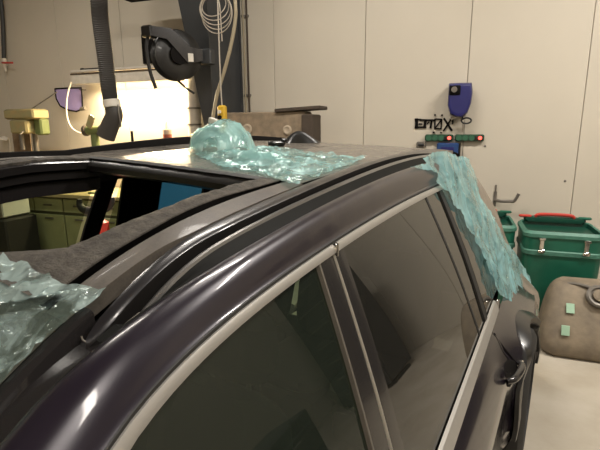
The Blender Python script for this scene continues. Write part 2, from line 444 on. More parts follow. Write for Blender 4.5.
def x0r(y): return X0+.034*(1-sst(.34, .62, y))          # the rail's front foot bends outwards
def x1r(y): return X1+.030*(1-sst(.34, .62, y))
def onx(u, v, fx):
    y = atx(u, v, fx(1.0))[1]
    for _ in range(6): q = atx(u, v, fx(y)); y = q[1]
    return q
z0 = fitted([onx(u, v, x0r) for u, v in c0])
z1 = fitted([onx(u, v, x1r) for u, v in c1])
z2 = fitted([atx(u, v, X2) for u, v in c2])
z4 = fitted([atx(u, v, X4) for u, v in c4])
zt = fitted([planeK(u, v) for u, v in ct], deg=5)
zb_ = fitted([planeK(u, v) for u, v in cb], deg=5)
Y1 = 2.85                                    # rear end of the roof
YF = 0.34                                    # front tip of the rail
def lim(fn, y, a, sl):                       # carry a fitted curve forward along the windscreen pillar
    return fn(y) if y > a else fn(a)-sl*(a-y)
YW = -0.62                                   # pillar foot
SL4, SLT = 0.50, 0.46
def Z4(y): return lim(z4, y, 0.23, SL4)
def ZT(y): return lim(zt, y, 0.285, SLT)
def ZB(y): return lim(zb_, y, 0.30, SLT+.02)
# roof edge: groove and roof samples
ROOFPTS = [(0.06, -0.415), (0.14, -0.38), (0.235, -0.338), (0.305, -0.298), (0.36, -0.268), (0.41, -0.238), (0.45, -0.218), (0.55, -0.195), (0.70, -0.175), (0.865, -0.157), (1.08, -0.147), (1.474, -0.124), (1.83, -0.113), (2.35, -0.125), (2.85, -0.160), (3.0, -0.178)]
_ry = np.array([p[0] for p in ROOFPTS]); _rz = np.array([p[1] for p in ROOFPTS]); _rc = np.polyfit(np.log(_ry+.3), _rz, 6)
def zr(x, y):
    """roof height"""
    yy = max(y, 0.12)
    z = float(np.polyval(_rc, math.log(yy+.3)))
    if y < 0.12: z -= 0.52*(0.12-y)
    return z+kt(y)*(-0.6-x)+0.006*(1-((x-XC)/0.5)**2)
YS = list(np.concatenate([np.linspace(YW, 0.2, 14), np.linspace(0.24, 1.2, 30), np.linspace(1.28, Y1, 24)]))
YR = [y for y in YS if y > 0.1]

def both(fn, name, m, lf=None, **k):
    out = []
    for side in (0, 1):
        mb = MB(); fn(mb, (lambda p: p) if side == 0 else mir)
        out.append(cpart(mb, name, m, **k))
    return out

# --- roof panel: rear of the opening, the two side strips and the front header
OX0, OX1, OY0, OY1 = -0.738, -1.46, 0.372, 1.0
def ox0(y): return float(np.interp(y, (.372, .385, .40, .427, .46, .51, .59, .67), (-1.00, -.93, -.882, -.823, -.771, -.752, -.745, -.738)))
ZS = list(np.linspace(OY0-.03, OY1+.02, 40))
def roofgrid(mb, xs, ys, off=0.0, skirt=0.0):
    mb.loft([[(x, y, zr(x, y)+off) for x in xs] for y in ys])
rg = MB()
ys_rear = list(np.linspace(OY1+.012, Y1, 26))
roofgrid(rg, np.linspace(X0-.004, 2*XC-X0+.004, 21), ys_rear)
rg.loft([[(x, OY1+.012, zr(x, OY1)+o) for x in np.linspace(OX0, OX1, 15)] for o in (0.0, -0.006)])
rg.loft([[(x, Y1+d, zr(x, Y1)-h) for x in np.linspace(X0-.004, 2*XC-X0+.004, 21)] for d, h in ((0, 0), (.06, .012), (.10, .03), (.11, .06), (.05, .08))])
cpart(rg, 'roof_panel', 'roof')
rg = MB(); roofgrid(rg, np.linspace(X0-.004, 2*XC-X0+.004, 21), np.linspace(0.12, OY0-.025, 8)); cpart(rg, 'roof_header', 'roof')
def side_strip(mb, T):
    ys = ZS
    rows = []
    for y in ys:
        ze = zr(X0, y) if y < .5 else min(zr(X0, y), z0(y)+.001)+(zr(X0, y)-min(zr(X0, y), z0(y)+.001))*(1-sst(.5, .62, y))
        zi = zr(-.648, y)
        rows.append([T((X0-.002, y, ze-.03)), T((X0-.003, y, ze)), T((-.622, y, ze*.45+zi*.55)), T((-.648, y, zi)), T((-.653, y, zi-.003)), T((-.654, y, zi-.04))])
    mb.loft(rows)
both(side_strip, 'roof_side_strip', 'strip')
def fedge(y): return -.672-.010*sst(.5, .7, y)*(1-sst(.75, .95, y))+.004*noise.noise((y*6, 0, 0))
def groove_floor(mb, T):
    ys = ZS
    mb.loft([[T((-.6545, y, zr(-.654, y)-.005)), T((-.656, y, zr(-.66, y)-.036)), T((-.690, y, zr(-.682, y)-.036)), T((fedge(y)+.0005, y, zr(-.68, y)-.003))] for y in ys])
both(groove_floor, 'roof_groove', 'blackmat')
# frame of the removed glass sunroof with ragged glue along its edge
def jag(y, a=.009): return a*noise.noise((y*38, 1.7, 0.3))+a*.6*noise.noise((y*110, 4.7, 0.3))
def frame_near(mb, T):
    rows = []
    for y in np.linspace(OY0-.028, OY1+.012, 110):
        e = ox0(y); m1, m2 = -.682+(e+.676)*.35, -.676+(e+.676)*.75
        rows.append([T((fedge(y)-.001, y, zr(-.678, y)-.005)), T((fedge(y)-.002, y, zr(-.678, y)-.001)), T((m1, y, zr(m1, y)+.001+.3*abs(jag(y+3)))), T((m2+jag(y), y, zr(m2, y)+.002+.4*jag(y+7))),
              T((e+jag(y+1), y, zr(e, y)-.003)), T((e+.002+jag(y+1), y, zr(e, y)-.016)), T((e+.03, y, zr(e, y)-.022))])
    mb.loft(rows)
both(frame_near, 'sunroof_frame', 'foam')
fr = MB()
xs = np.linspace(OX0+.05, OX1-.05, 90)
fr.loft([[(x, OY0-.03, zr(x, OY0)+.001), (x, OY0-.006+jag(x), zr(x, OY0)+.002+.4*jag(x+2)), (x, OY0+.004+jag(x+5), zr(x, OY0)-.012), (x, OY0-.03, zr(x, OY0)-.02)] for x in xs])
cpart(fr, 'sunroof_front_frame', 'foam')
fr = MB()
fr.loft([[(x, OY1+.014, zr(x, OY1)+.0015+.3*abs(jag(x+2))), (x, OY1-.004+jag(x, .004), zr(x, OY1)-.003), (x, OY1+.002, zr(x, OY1)-.012)] for x in xs])
cpart(fr, 'glue_bead', 'rubber')
# rear header under the opening: rounded black bow, stepped
hb = MB()
hb.loft([[(x, OY1+a, zr(x, OY1)+b) for a, b in ((.006, -.008), (-.012, -.014), (-.022, -.028), (-.018, -.045), (0, -.055), (.05, -.06), (.3, -.055))] for x in np.linspace(OX0+.1, OX1-.06, 15)])
cpart(hb, 'sunroof_rear_bow', 'black')
# far inner edge: stepped black rails of the opening
for k, (dx, dz, h) in enumerate(((0.0, -.01, .03), (-.018, -.042, .03), (-.04, -.075, .05))):
    rb = MB()
    rb.loft([[(OX1+dx-.03, y, zr(OX1, y)+dz+.004), (OX1+dx, y, zr(OX1, y)+dz), (OX1+dx+.006, y, zr(OX1, y)+dz-.006), (OX1+dx+.002, y, zr(OX1, y)+dz-h), (OX1+dx-.06, y, zr(OX1, y)+dz-h-.004)] for y in np.linspace(OY0-.05, OY1+.05, 12)])
    cpart(rb, 'sunroof_guide_rail', 'piano')

# --- roof rails
def taper(y): return min(1.0, max(0.0, (y-YF)/0.035))**.5
RY = [YF, YF+.003, YF+.01, YF+.02]+[y for y in YS if YF+.025 < y < 2.62]+[2.62, 2.66, 2.68]
def rail_bar(mb, T):
    rows = []
    hi = .020 if T is mir else 0.0
    for y in RY:
        a = taper(y)*(min(1, max(0.05, (2.682-y)/.06)))
        xa, xb = x0r(y), x1r(y)
        xm = (xa+xb)/2; hw = (xb-xa)/2
        top0, top1 = z0(y)+hi*a, z1(y)+hi*a
        base = min(zr(X0, y), z0(y))-.014
        q = max(a, .25)
        rows.append([T((xm-hw*a-.001, y, base)), T((xm-hw*a, y, top0-.004)), T((xm-hw*a*.8, y, top0)), T((xm, y, (top0+top1)/2+.003)),
                     T((xm+hw*a*.8, y, top1+.0015)), T((xm+hw*a, y, top1-.002))])
    mb.loft(rows)
MT['railfar'] = MT['black']
for _T, _m in (((lambda p: p), 'railtop'), (mir, 'blackmat')):
    mb = MB(); rail_bar(mb, _T); cpart(mb, 'roof_rail', _m)
def rail_slot(mb, T):
    mb.loft([[T((x1r(y)+(x0r(y)-x1r(y))*(.5-.5*taper(y)), y, z1(y)-.002)), T((x1r(y)+.002+(x0r(y)-x1r(y))*(.5-.5*taper(y)), y, z1(y)-.007)), T((x1r(y)+.001, y, z1(y)-.03)), T((max(X2, x1r(y)+.008)-.003, y, z2(y)-.026)), T((max(X2, x1r(y)+.008), y, z2(y)-.004))] for y in RY])
both(rail_slot, 'rail_slot', 'blackmat')
def x2r(y): return X2+.022*(1-sst(.34, .62, y))
def rail_bead(mb, T):
    mb.loft([[T((x2r(y)-.002, y, z2(y)-.010)), T((x2r(y), y, z2(y))), T((x2r(y)+.004, y, z2(y)+.0012)), T((x2r(y)+.008, y, z2(y)-.001)), T((x2r(y)+.011, y, z2(y)-.008))] for y in RY])
both(rail_bead, 'rail_edge', 'bead')
def rail_base(mb, T):
    rows = []
    for y in YS:
        if y < YF-.02 or y > 2.75: continue
        zz = Z4(y); xa = x2r(y)+.009; za = min(z2(y)-.006, zz+.03) if y > YF+.06 else zz-.004
        rows.append([T((xa, y, za)), T((xa*.6+X4*.4, y, za*.6+zz*.4-.004)), T((X4-.012, y, zz-.004)), T((X4-.003, y, zz-.006)), T((X4, y, zz-.001))])
    mb.loft(rows)
both(rail_base, 'rail_base', 'basem')
tb = MB()
tb.tube([atx(81.5, 336, -.568), atx(83, 340, -.565), atx(88, 342.3, -.558), atx(96, 343, -.550), atx(103, 341.5, -.544), atx(119, 329, -.530), atx(140, 312.5, -.520)], .0013, n=6, sub=5)
cpart(tb, 'rail_tip_gasket', 'grey')
# ditch strip that runs from the rail tip down the windscreen pillar
def xdr(y): return -0.06*sst(0.25, YW, y) if False else 0.0
def px(y):                                  # the pillar runs outwards towards its foot
    return 0.20*max(0, (0.22-y))/(0.22-YW)
def ditch(mb, T):
    rows = []
    for y in YS:
        if y > YF+.045: continue
        o = px(y)
        zz = Z4(y); zi = zr(X0, y) if y > .10 else zz-.016
        rows.append([T((X0-.004+o, y, zi-.001)), T((X0+.014+o, y, zi-.001)), T((X0+.022+o, y, zi-.004)), T((X0+.026+o, y, zz-.026)), T((-.545+o, y, zz-.024)), T((X4-.012+o, y, zz-.022)), T((X4-.007+o, y, zz-.003)), T((X4+o, y, zz))])
    mb.loft(rows)
both(ditch, 'pillar_ditch_strip', 'piano')

# --- painted side frame between the rail and the window trim (front pillar, roof side)
YSF = [y for y in YS if y <= 2.3]+[2.42, 2.54]
def seal_off(y): return 0.012
def side_frame(mb, T):
    rows = []
    for y in YSF:
        o = px(y)
        a = (X4+o, Z4(y)); zz = ZT(y) if y < 2.3 else zt(2.3)-.02*(y-2.3)
        zz += seal_off(y)
        b = (xK(zz)+o*.25, zz)
        row = [T((a[0]-.004, y, a[1]-.004)), T((a[0], y, a[1]+.0005))]
        for t in (.08, .2, .35, .5, .65, .8, .92, 1.0):
            x = a[0]+(b[0]-a[0])*t; z = a[1]+(b[1]-a[1])*t
            bul = .016*math.sin(math.pi*t**.8)
            row.append(T((x+bul*.6, y, z+bul)))
        row.append(T((b[0]+.004, y, b[1]-.004)))
        row.append(T((b[0]-.01, y, b[1]-.008)))
        rows.append(row)
    mb.loft(rows)
both(side_frame, 'roof_side_frame', 'side')
def win_seal(mb, T):
    mb.loft([[T((xK(ZT(y)+.013)+px(y)*.25+.001, y, ZT(y)+.010)), T((xK(ZT(y)+.006)+px(y)*.25+.004, y, ZT(y)+.006)), T((xK(ZT(y))+px(y)*.25+.001, y, ZT(y)-.001))] for y in YS if y < 2.2])
both(win_seal, 'window_seal', 'rubber')
# --- satin window trim: top strips (front door, rear door), belt strips
YSM, YQ = 0.90, 2.02                        # door seam, rear corner
def trim_top(y0, y1):
    def fn(mb, T):
        ys = [y0]+[y for y in YS if y0 < y < y1]+[y1]
        rows = []
        for y in ys:
            a, b, o = ZT(y), ZB(y), px(y)*.25
            rows.append([T((xK(a)+o-.004, y, a)), T((xK(a)+o+.004, y, a-.001)), T((xK((a+b)/2)+o+.007, y, (a+b)/2)), T((xK(b)+o+.004, y, b+.001)), T((xK(b)+o-.006, y, b))])
        mb.loft(rows)
    return fn
both(trim_top(YW+.05, YSM-.003), 'window_trim', 'chrome')
both(trim_top(YSM+.003, 2.16), 'window_trim', 'chrome')
def BZ(y): return -0.882+0.048*(y-1.13)
BW = 0.050
def belt(y0, y1):
    def fn(mb, T):
        rows = []
        for y in np.linspace(y0, y1, 16):
            z = BZ(y); o = px(y)*.1
            wz = BW
            rows.append([T((xK(z)-.006, y, z)), T((xK(z)+.005, y, z-.002)), T((xK(z-wz*.5)+.009, y, z-wz*.5)), T((xK(z-wz)+.006, y, z-wz+.003)), T((xK(z-wz)-.004, y, z-wz))])
        mb.loft(rows)
    return fn
both(belt(YW+.1, YSM-.003), 'belt_trim', 'chrome')
both(belt(YSM+.003, 2.24), 'belt_trim', 'chrome')
# bright clips at the trim ends
cl = MB()
cl.box((xK(ZT(YSM)-.012)+.006, YSM, ZT(YSM)-.013), (.012, .007, .034), .002); cpart(cl, 'trim_clip', 'bright')
cl = MB(); cl.box((xK(BZ(2.24)-.02)+.008, 2.246, BZ(2.24)-.022), (.016, .010, .055), .002); cpart(cl, 'trim_clip', 'bright')

# --- side glass, pillars
def pane(y0f, y1f, n=10, inset=0.0):
    """window between two slanted edges given as y at top and y at belt"""
    def fn(mb, T):
        rows = []
        for i in range(n+1):
            row = []
            for k in range(7):
                t = k/6
                y = (y0f[0]+(y1f[0]-y0f[0])*i/n)*(1-t)+(y0f[1]+(y1f[1]-y0f[1])*i/n)*t
                a = ZB(y)-.002; b = BZ(y)+.003
                a = max(a, b+.001)
                z = a+(b-a)*t
                row.append(T((xK(z, inset)+.010*math.sin(math.pi*t)-.010, y, z)))
            rows.append(row)
        mb.loft(rows)
    return fn
o = MB(); pane((-0.25, YW+.1), (.818, .772), 20)(o, lambda p: p); cpart(o, 'front_door_window', 'gfront')
o = MB(); pane((.955, .93), (1.885, 1.98), 14)(o, lambda p: p); cpart(o, 'rear_door_window', 'grear')
o = MB(); pane((-0.25, YW+.1), (1.20, 1.10), 16)(o, mir); cpart(o, 'far_front_window', 'gfar')
o = MB(); pane((1.34, 1.26), (1.885, 1.98), 12)(o, mir); cpart(o, 'far_rear_window', 'gfar')
def upright(ya, yb, w0, w1, off, mb, T, wt=0):
    """a band on the window plane from the top trim to the belt"""
    rows = []
    for k in range(9):
        t = k/8; y = ya+(yb-ya)*t; w_ = w0+(w1-w0)*t
        a = ZB(y) - .001; b = BZ(y)+.001; z = a+(b-a)*t
        bl = .010*math.sin(math.pi*t)-.010
        rows.append([T((xK(z)+bl-.006, y-w_/2, z)), T((xK(z)+off+bl, y-w_/2+.002, z)), T((xK(z)+off+bl+.001, y, z)), T((xK(z)+off+bl, y+w_/2-.002, z)), T((xK(z)+bl-.006, y+w_/2, z))])
    mb.loft(rows)
def add_upright(name, m, *a, far=False):
    mb = MB(); upright(*a, mb, mir if far else (lambda p: p)); cpart(mb, name, m)
add_upright('door_pillar_cover', 'piano', .862, .815, .066, .078, .006)
add_upright('door_pillar_cover', 'piano', .928, .90, .05, .06, .006)
add_upright('pillar_edge_trim', 'grey', .822, .773, .010, .012, .010)
mb = MB(); upright(.897, .862, .003, .003, .0095, mb, lambda p: p); cpart(mb, 'door_seam_strip', 'label')
add_upright('window_divider', 'rubber', 1.905, 2.01, .05, .055, .007)
add_upright('window_divider', 'rubber', 1.70, 1.86, .022, .022, .002)
add_upright('far_door_pillar', 'lining', 1.27, 1.16, .085, .085, .01, far=True)
add_upright('far_middle_pillar', 'lining', 1.46, 1.50, .23, .26, .01, far=True)
add_upright('far_rear_pillar', 'lining', 1.95, 2.05, .13, .13, .01, far=True)
# quarter glass and the rear pillar panel
QT = (1.93, 2.05); QE = (2.42, 2.78)
def qpane(mb, T):
    rows = []
    for i in range(9):
        row = []
        for k in range(7):
            t = k/6
            ya = QT[0]+(QT[1]-QT[0])*t+.02; yb = QE[0]+(QE[1]-QE[0])*t
            y = ya+(yb-ya)*i/8
            a = zt(2.2)-.005; b = BZ(2.2)+.0+.03*(y-2.2); z = a+(b-a)*t
            row.append(T((xK(z)-.010+.01*math.sin(math.pi*t), y, z)))
        rows.append(row)
    mb.loft(rows)
both(qpane, 'quarter_window', 'grear')
def dpillar(mb, T):
    rows = []
    for k in range(9):
        t = k/8
        a = zt(2.2)+.02; b = BZ(2.2)-.0; z = a+(b-a)*t
        ya = QE[0]+(QE[1]-QE[0])*t-.015
        yb = float(np.interp(-z, (.20, .26, .30, .416, .547, .71, .80, .90), (2.45, 2.60, 2.74, 2.90, 3.03, 3.05, 3.12, 3.22)))
        row = []
        for i in range(6):
            y = ya+(yb-ya)*i/5
            row.append(T((xK(z)+.002-.012*(i/5)**3, y, z)))
        row.append(T((xK(z)-.10, yb+.03, z)))
        rows.append(row)
    mb.loft(rows)
both(dpillar, 'rear_pillar', 'tail')

# --- lower body: doors, rear wing, front wing
YEND, YFRONT = 3.12, -1.75
def prof(y):
    """(x, z) of the outer skin below the belt trim"""
    zb = BZ(min(max(y, YW), 2.6))-BW-.002
    xb = xK(zb)+.003
    tp = -.06*max(0, y-2.3)**2-.10*max(0, -y-.9)**2
    hn = .075*sst(1.86, 2.35, y)+.03*(1-sst(-1.0, -.5, y))
    flare = .065*math.exp(-((y-2.42)/.36)**4)+.05*math.exp(-((y+1.05)/.34)**4)
    P = [(xb, zb), (xb+.022, zb-.022), (-.180+hn*.5, -.975), (-.145+hn*.8, -1.025), (-.132+hn, -1.08), (-.138+hn, -1.15), (-.142+hn+.7*flare, -1.24), (-.135+hn+flare, -1.30), (-.14+hn+flare, -1.40), (-.17+hn, -1.47), (-.24, -1.52)]
    return [(x+tp, z) for x, z in P]
def skin(y0, y1, n):
    def fn(mb, T):
        mb.loft([[T((x, y, z)) for x, z in prof(y)]+[T((prof(y)[-1][0]-.12, y, -1.53))] for y in np.linspace(y0, y1, n)])
    return fn
def arch_cut(yc, r, zc):
    return lambda y, z: (y-yc)**2+(z-zc)**2 < r*r
def skin_arch(y0, y1, n, yc, m='low'):
    """wing with its wheel arch left open"""
    def fn(mb, T):
        R = .37; zc = -1.72+.34
        rows = []
        for y in np.linspace(y0, y1, n):
            P = prof(y); zl = -1.53
            if abs(y-yc) < R: zl = max(zl, zc+math.sqrt(R*R-(y-yc)**2))
            row = []
            for x, z in P+[(P[-1][0]-.05, -1.53)]:
                if z < zl:
                    for (xa, za), (xb2, zb2) in zip(P, P[1:]):
                        if za >= zl >= zb2:
                            q = (za-zl)/(za-zb2+1e-9); x = xa+(xb2-xa)*q
                    z = zl
                row.append(T((x, y, z)))
            rows.append(row)
        mb.loft(rows)
    return fn
both(skin(YW+.25, .845, 16), 'front_door', 'low')
rear_doors = both(skin(.852, 2.005, 20), 'rear_door', 'low')
both(skin_arch(2.012, YEND, 40, 2.42), 'rear_wing', 'low')
both(skin_arch(YFRONT, YW+.245, 40, -1.05), 'front_wing', 'paint')
def arch_lip(yc):
    def fn(mb, T):
        rows = []
        for k in range(25):
            a = math.pi*k/24
            y = yc+.375*math.cos(a); z = -1.38+.375*math.sin(a)
            P = prof(y); xx = np.interp(-z, [-q[1] for q in P], [q[0] for q in P])
            y2 = yc+.43*math.cos(a); z2_ = -1.38+.43*math.sin(a)
            xx2 = np.interp(-z2_, [-q[1] for q in P], [q[0] for q in P])
            rows.append([T((xx-.06, y, z)), T((xx+.008, y, z)), T((xx+.012, (y+y2)/2, (z+z2_)/2)), T((xx2+.008, y2, z2_)), T((xx2-.01, y2, z2_))])
        mb.loft(rows)
    return fn
both(arch_lip(2.42), 'wheel_arch_trim', 'black')
both(arch_lip(-1.05), 'wheel_arch_trim', 'black')
# shut line of the rear door with its curved lower run
sl = MB(); pts = []
for k in range(11):
    z = BZ(2.0)-BW-.01-(.62)*k/10
    y = 2.02+.05*math.sin(k/10*math.pi*.9)-.22*max(0, k/10-.55)
    P = prof(y); pts.append((np.interp(-z, [-q[1] for q in P], [q[0] for q in P])+.0005, y, z))
sl.tube(pts, .0035, n=6, sub=3); cpart(sl, 'door_shut_line', 'blackmat')
# door handles
def handle(yc, T, name='door_handle'):
    zc = -1.045
    def X(y, z):
        P = prof(y); return float(np.interp(-z, [-q[1] for q in P], [q[0] for q in P]))
    mb = MB(); rows = []
    for k in range(13):
        a = 2*math.pi*k/12
        rows.append([T((X(yc+q*.085*math.cos(a), zc+q*.045*math.sin(a))+h, yc+q*.085*math.cos(a), zc+q*.045*math.sin(a))) for q, h in ((1.05, .001), (1.0, .003), (.9, .002), (.5, .0015), (.05, .0015))])
    mb.loft(rows); cup = cpart(mb, 'handle_cup', 'blackmat')
    mb = MB()
    mb.tube([T((X(yc-.10, zc)+.004, yc-.10, zc+.012)), T((X(yc-.07, zc)+.026, yc-.07, zc+.014)), T((X(yc, zc)+.034, yc, zc+.014)), T((X(yc+.07, zc)+.026, yc+.07, zc+.012)), T((X(yc+.10, zc)+.004, yc+.10, zc+.01))], lambda t: .011+.006*math.sin(math.pi*t), n=10)
    h = cpart(mb, name, 'piano')
    mb = MB(); mb.box(T((X(yc+.085, zc)+.022, yc+.088, zc+.016)), (.010, .02, .02), .003); c = cpart(mb, 'handle_cap', 'bright')
    for q in (cup, c): q.parent = h
for yc in (1.97, .70):
    for T in ((lambda p: p), mir): handle(yc, T)
# wheels
def wheel(yc, T, sgn):
    c = Vector(T((-.062 if yc > 0 else -.13, yc, -1.72+.345))); c.z = -1.72+.345
    mb = MB(); mb.lathe([(.2, -.20), (.30, -.20), (.335, -.185), (.345, -.16), (.345, -.05), (.335, -.02), (.30, 0), (.235, .0), (.23, -.02)], c, (sgn, 0, 0), 32)
    t = cpart(mb, 'tyre', 'tyre')
    mb = MB(); mb.lathe([(.23, -.02), (.225, -.012), (.21, -.04), (.06, -.035), (.05, -.02), (.0, -.018)], c, (sgn, 0, 0), 32); cpart(mb, 'wheel_rim', 'rim')
for yc in (2.42, -1.05):
    wheel(yc, lambda p: p, 1); wheel(yc, mir, -1)
# tailgate, tail lamps, bumpers, bonnet, windscreen
def xs_row(x, n=9): return np.linspace(x, 2*XC-x, n)
def cross(y, z, x, bow=.05, n=9):
    """a row across the car"""
    out = []
    for xx in xs_row(x, n):
        q = (xx-XC)/(x-XC)
        out.append((xx, y+bow*(1-q*q), z+2*kt(y)*(0.5*(x-xx)/(x-XC))*(x-XC)*sst(-1.1, -.5, z)))
    return out
tg = MB(); tg.loft([cross(2.93, -.22, -.63, .05), cross(3.0, -.40, -.58, .06), cross(3.12, -.74, -.47, .07)]); cpart(tg, 'rear_window', 'grear')
tg = MB(); tg.loft([cross(3.12, -.74, -.47, .07), cross(3.19, -.86, -.38, .07), cross(3.22, -1.02, -.34, .07), cross(3.2, -1.2, -.34, .07)]); cpart(tg, 'tailgate', 'low')
tg = MB(); tg.loft([cross(3.12, -1.18, -.20, .06), cross(3.24, -1.22, -.24, .08), cross(3.28, -1.34, -.24, .08), cross(3.24, -1.46, -.26, .08), cross(3.05, -1.5, -.30, .05)]); cpart(tg, 'rear_bumper', 'tail')
def tail_lamp(mb, T):
    rows = []
    for k in range(7):
        t = k/6; z = -.80-.30*t
        P = prof(3.05); xx = np.interp(-z, [-q[1] for q in P], [q[0] for q in P]) if z < -.86 else xK(z)-.05
        rows.append([T((xx-.004, 2.90+.02*t, z)), T((xx+.014, 2.94+.03*t, z)), T((xx+.008, 3.08+.05*t, z)), T((xx-.09, 3.20, z))])
    mb.loft(rows)
both(tail_lamp, 'tail_lamp', 'tail')
ws = MB(); ws.loft([[(x, y, z-.03*((x-XC)/.55)**4) for x in np.linspace(X0+.0+px(y)-.02, 2*XC-X0-px(y)+.02, 13)] for y, z in ((.12, zr(-1.1, .12)-.035), (-.1, zr(-1.1, .12)-.15), (-.35, zr(-1.1, .12)-.27), (YW, -.735))])
cpart(ws, 'windscreen', 'gfront')
bn = MB(); bn.loft([cross(y, z, x, -b) for y, z, x, b in ((YW-.02, -.79, -.34, .12), (-.95, -.82, -.30, .12), (-1.4, -.89, -.30, .14), (-1.62, -.97, -.34, .16))]); cpart(bn, 'bonnet', 'paint')
fb = MB(); fb.loft([cross(y, z, x, -b) for y, z, x, b in ((-1.62, -.97, -.34, .16), (-1.70, -1.05, -.28, .18), (-1.78, -1.2, -.26, .18), (-1.78, -1.38, -.26, .18), (-1.70, -1.5, -.3, .15))]); cpart(fb, 'front_bumper', 'paint')

# --- interior
fp = MB(); fp.box((XC, 1.0, -1.47), (1.55, 3.6, .06)); cpart(fp, 'floor_pan', 'lining')
hl = MB()
hl.loft([[(x, y, zr(x, y)-.06) for x in np.linspace(X0-.05, 2*XC-X0+.05, 9)] for y in np.linspace(1.25, 2.8, 10)]); cpart(hl, 'headliner', 'lining')
def inner(mb, T):                            # inner door faces
    mb.loft([[T((xK(BZ(y))-.03, y, BZ(y)+.0)), T((xK(BZ(y))-.10, y, BZ(y)-.02)), T((-.36, y, -1.1)), T((-.34, y, -1.45))] for y in np.linspace(YW+.1, 2.9, 14)])
both(inner, 'door_lining', 'lining')
def cant(mb, T):                             # inner roof rail covers
    mb.loft([[T((X0-.03, y, zr(X0, y)-.02)), T((X0-.02, y, zr(X0, y)-.05)), T((xK(ZB(y))-.035, y, ZB(y)-.012)), T((xK(ZB(y))-.012, y, ZB(y)-.004))] for y in np.linspace(-.1, 2.3, 30)])
both(cant, 'roof_rail_cover', 'lining')
def seat(xc, yc, wide=.5):
    mb = MB()
    mb.box((xc, yc-.12, -1.20), (wide, .50, .16), .06); s = cpart(mb, 'seat', 'seat', sub=1)
    mb = MB(); mb.box((xc, yc+.16, -.90), (wide*.95, .14, .56), .06, Matrix.Rotation(-.28, 3, 'X')); b = cpart(mb, 'backrest', 'seat', sub=1)
    mb = MB(); mb.box((xc, yc+.27, -.53), (.28, .10, .20), .035, Matrix.Rotation(-.2, 3, 'X')); h = cpart(mb, 'headrest', 'seat', sub=1)
    mb = MB()
    for sx in (-.06, .06): mb.cyl((xc+sx, yc+.25, -.7), (xc+sx, yc+.265, -.56), .007, n=8)
    cpart(mb, 'headrest_posts', 'grey')
    mb = MB(); mb.box((xc, yc-.1, -1.36), (wide*.8, .42, .18), .02); cpart(mb, 'seat_base', 'lining')
seat(-.70, .55); seat(-1.52, .70, .55)
for xc in (-.68, -1.1, -1.52): seat(xc, 1.98, .42)
db = MB(); db.loft([cross(y, z, x, 0) for y, z, x in ((YW+.06, -.80, -.42), (-.35, -.79, -.40), (-.18, -.84, -.40), (-.12, -1.0, -.4), (-.2, -1.2, -.42))]); cpart(db, 'dashboard', 'lining')
sw = MB(); cc = Vector((-.70, -.02, -.83)); pts = [cc+Vector((.17*math.cos(a), .17*.35*math.sin(a), .17*.93*math.sin(a))) for a in [2*math.pi*k/24 for k in range(25)]]
sw.tube(pts, .014, n=8, sub=1); wh = cpart(sw, 'steering_wheel', 'rubber')
sp = MB(); sp.box(cc, (.30, .025, .06), .01); q = cpart(sp, 'steering_hub', 'rubber'); q.parent = wh
st = MB(); st.cyl(cc, (-.70, -.2, -.92), .03, n=10); q = cpart(st, 'steering_column', 'rubber'); q.parent = wh

# --- shark fin antenna on the rear of the roof
fb_ = np.array([-1.235, 2.06]); fz = zr(*fb_)
mb = MB(); rows = []
for k, (t, h, hw) in enumerate(((-.10, .0, .004), (-.085, .02, .018), (-.06, .055, .022), (-.035, .083, .018), (-.01, .095, .014), (.03, .082, .020), (.07, .045, .028), (.10, .018, .026), (.12, 0, .01))):
    d = np.array([.62, .78]); n_ = np.array([.78, -.62]); c = fb_+d*t
    rows.append([(c[0]-n_[0]*hw, c[1]-n_[1]*hw, fz), (c[0]-n_[0]*hw*.6, c[1]-n_[1]*hw*.6, fz+h*.48), (c[0], c[1], fz+h*.8), (c[0]+n_[0]*hw*.6, c[1]+n_[1]*hw*.6, fz+h*.48), (c[0]+n_[0]*hw, c[1]+n_[1]*hw, fz)])
mb.loft(rows); cpart(mb, 'shark_fin_antenna', 'black', sub=1)

# small black plastic cap lying on the roof, in front of the antenna
p = atz(278, 149, -.1)
t = empty('plastic_cap', (p[0], p[1], zr(p[0], p[1])+HC), .5, label='small black plastic clip lying on the roof before the antenna fin', cat='clip')
MB().box((0, 0, .012), (.07, .04, .024), .008).build('clip_body', 'black', t)
MB().box((.03, .0, .028), (.03, .03, .014), .005).build('clip_head', 'black', t)
MB().cyl((-.045, 0, .012), (-.02, 0, .012), .010, n=12).build('clip_pin', 'black', t)

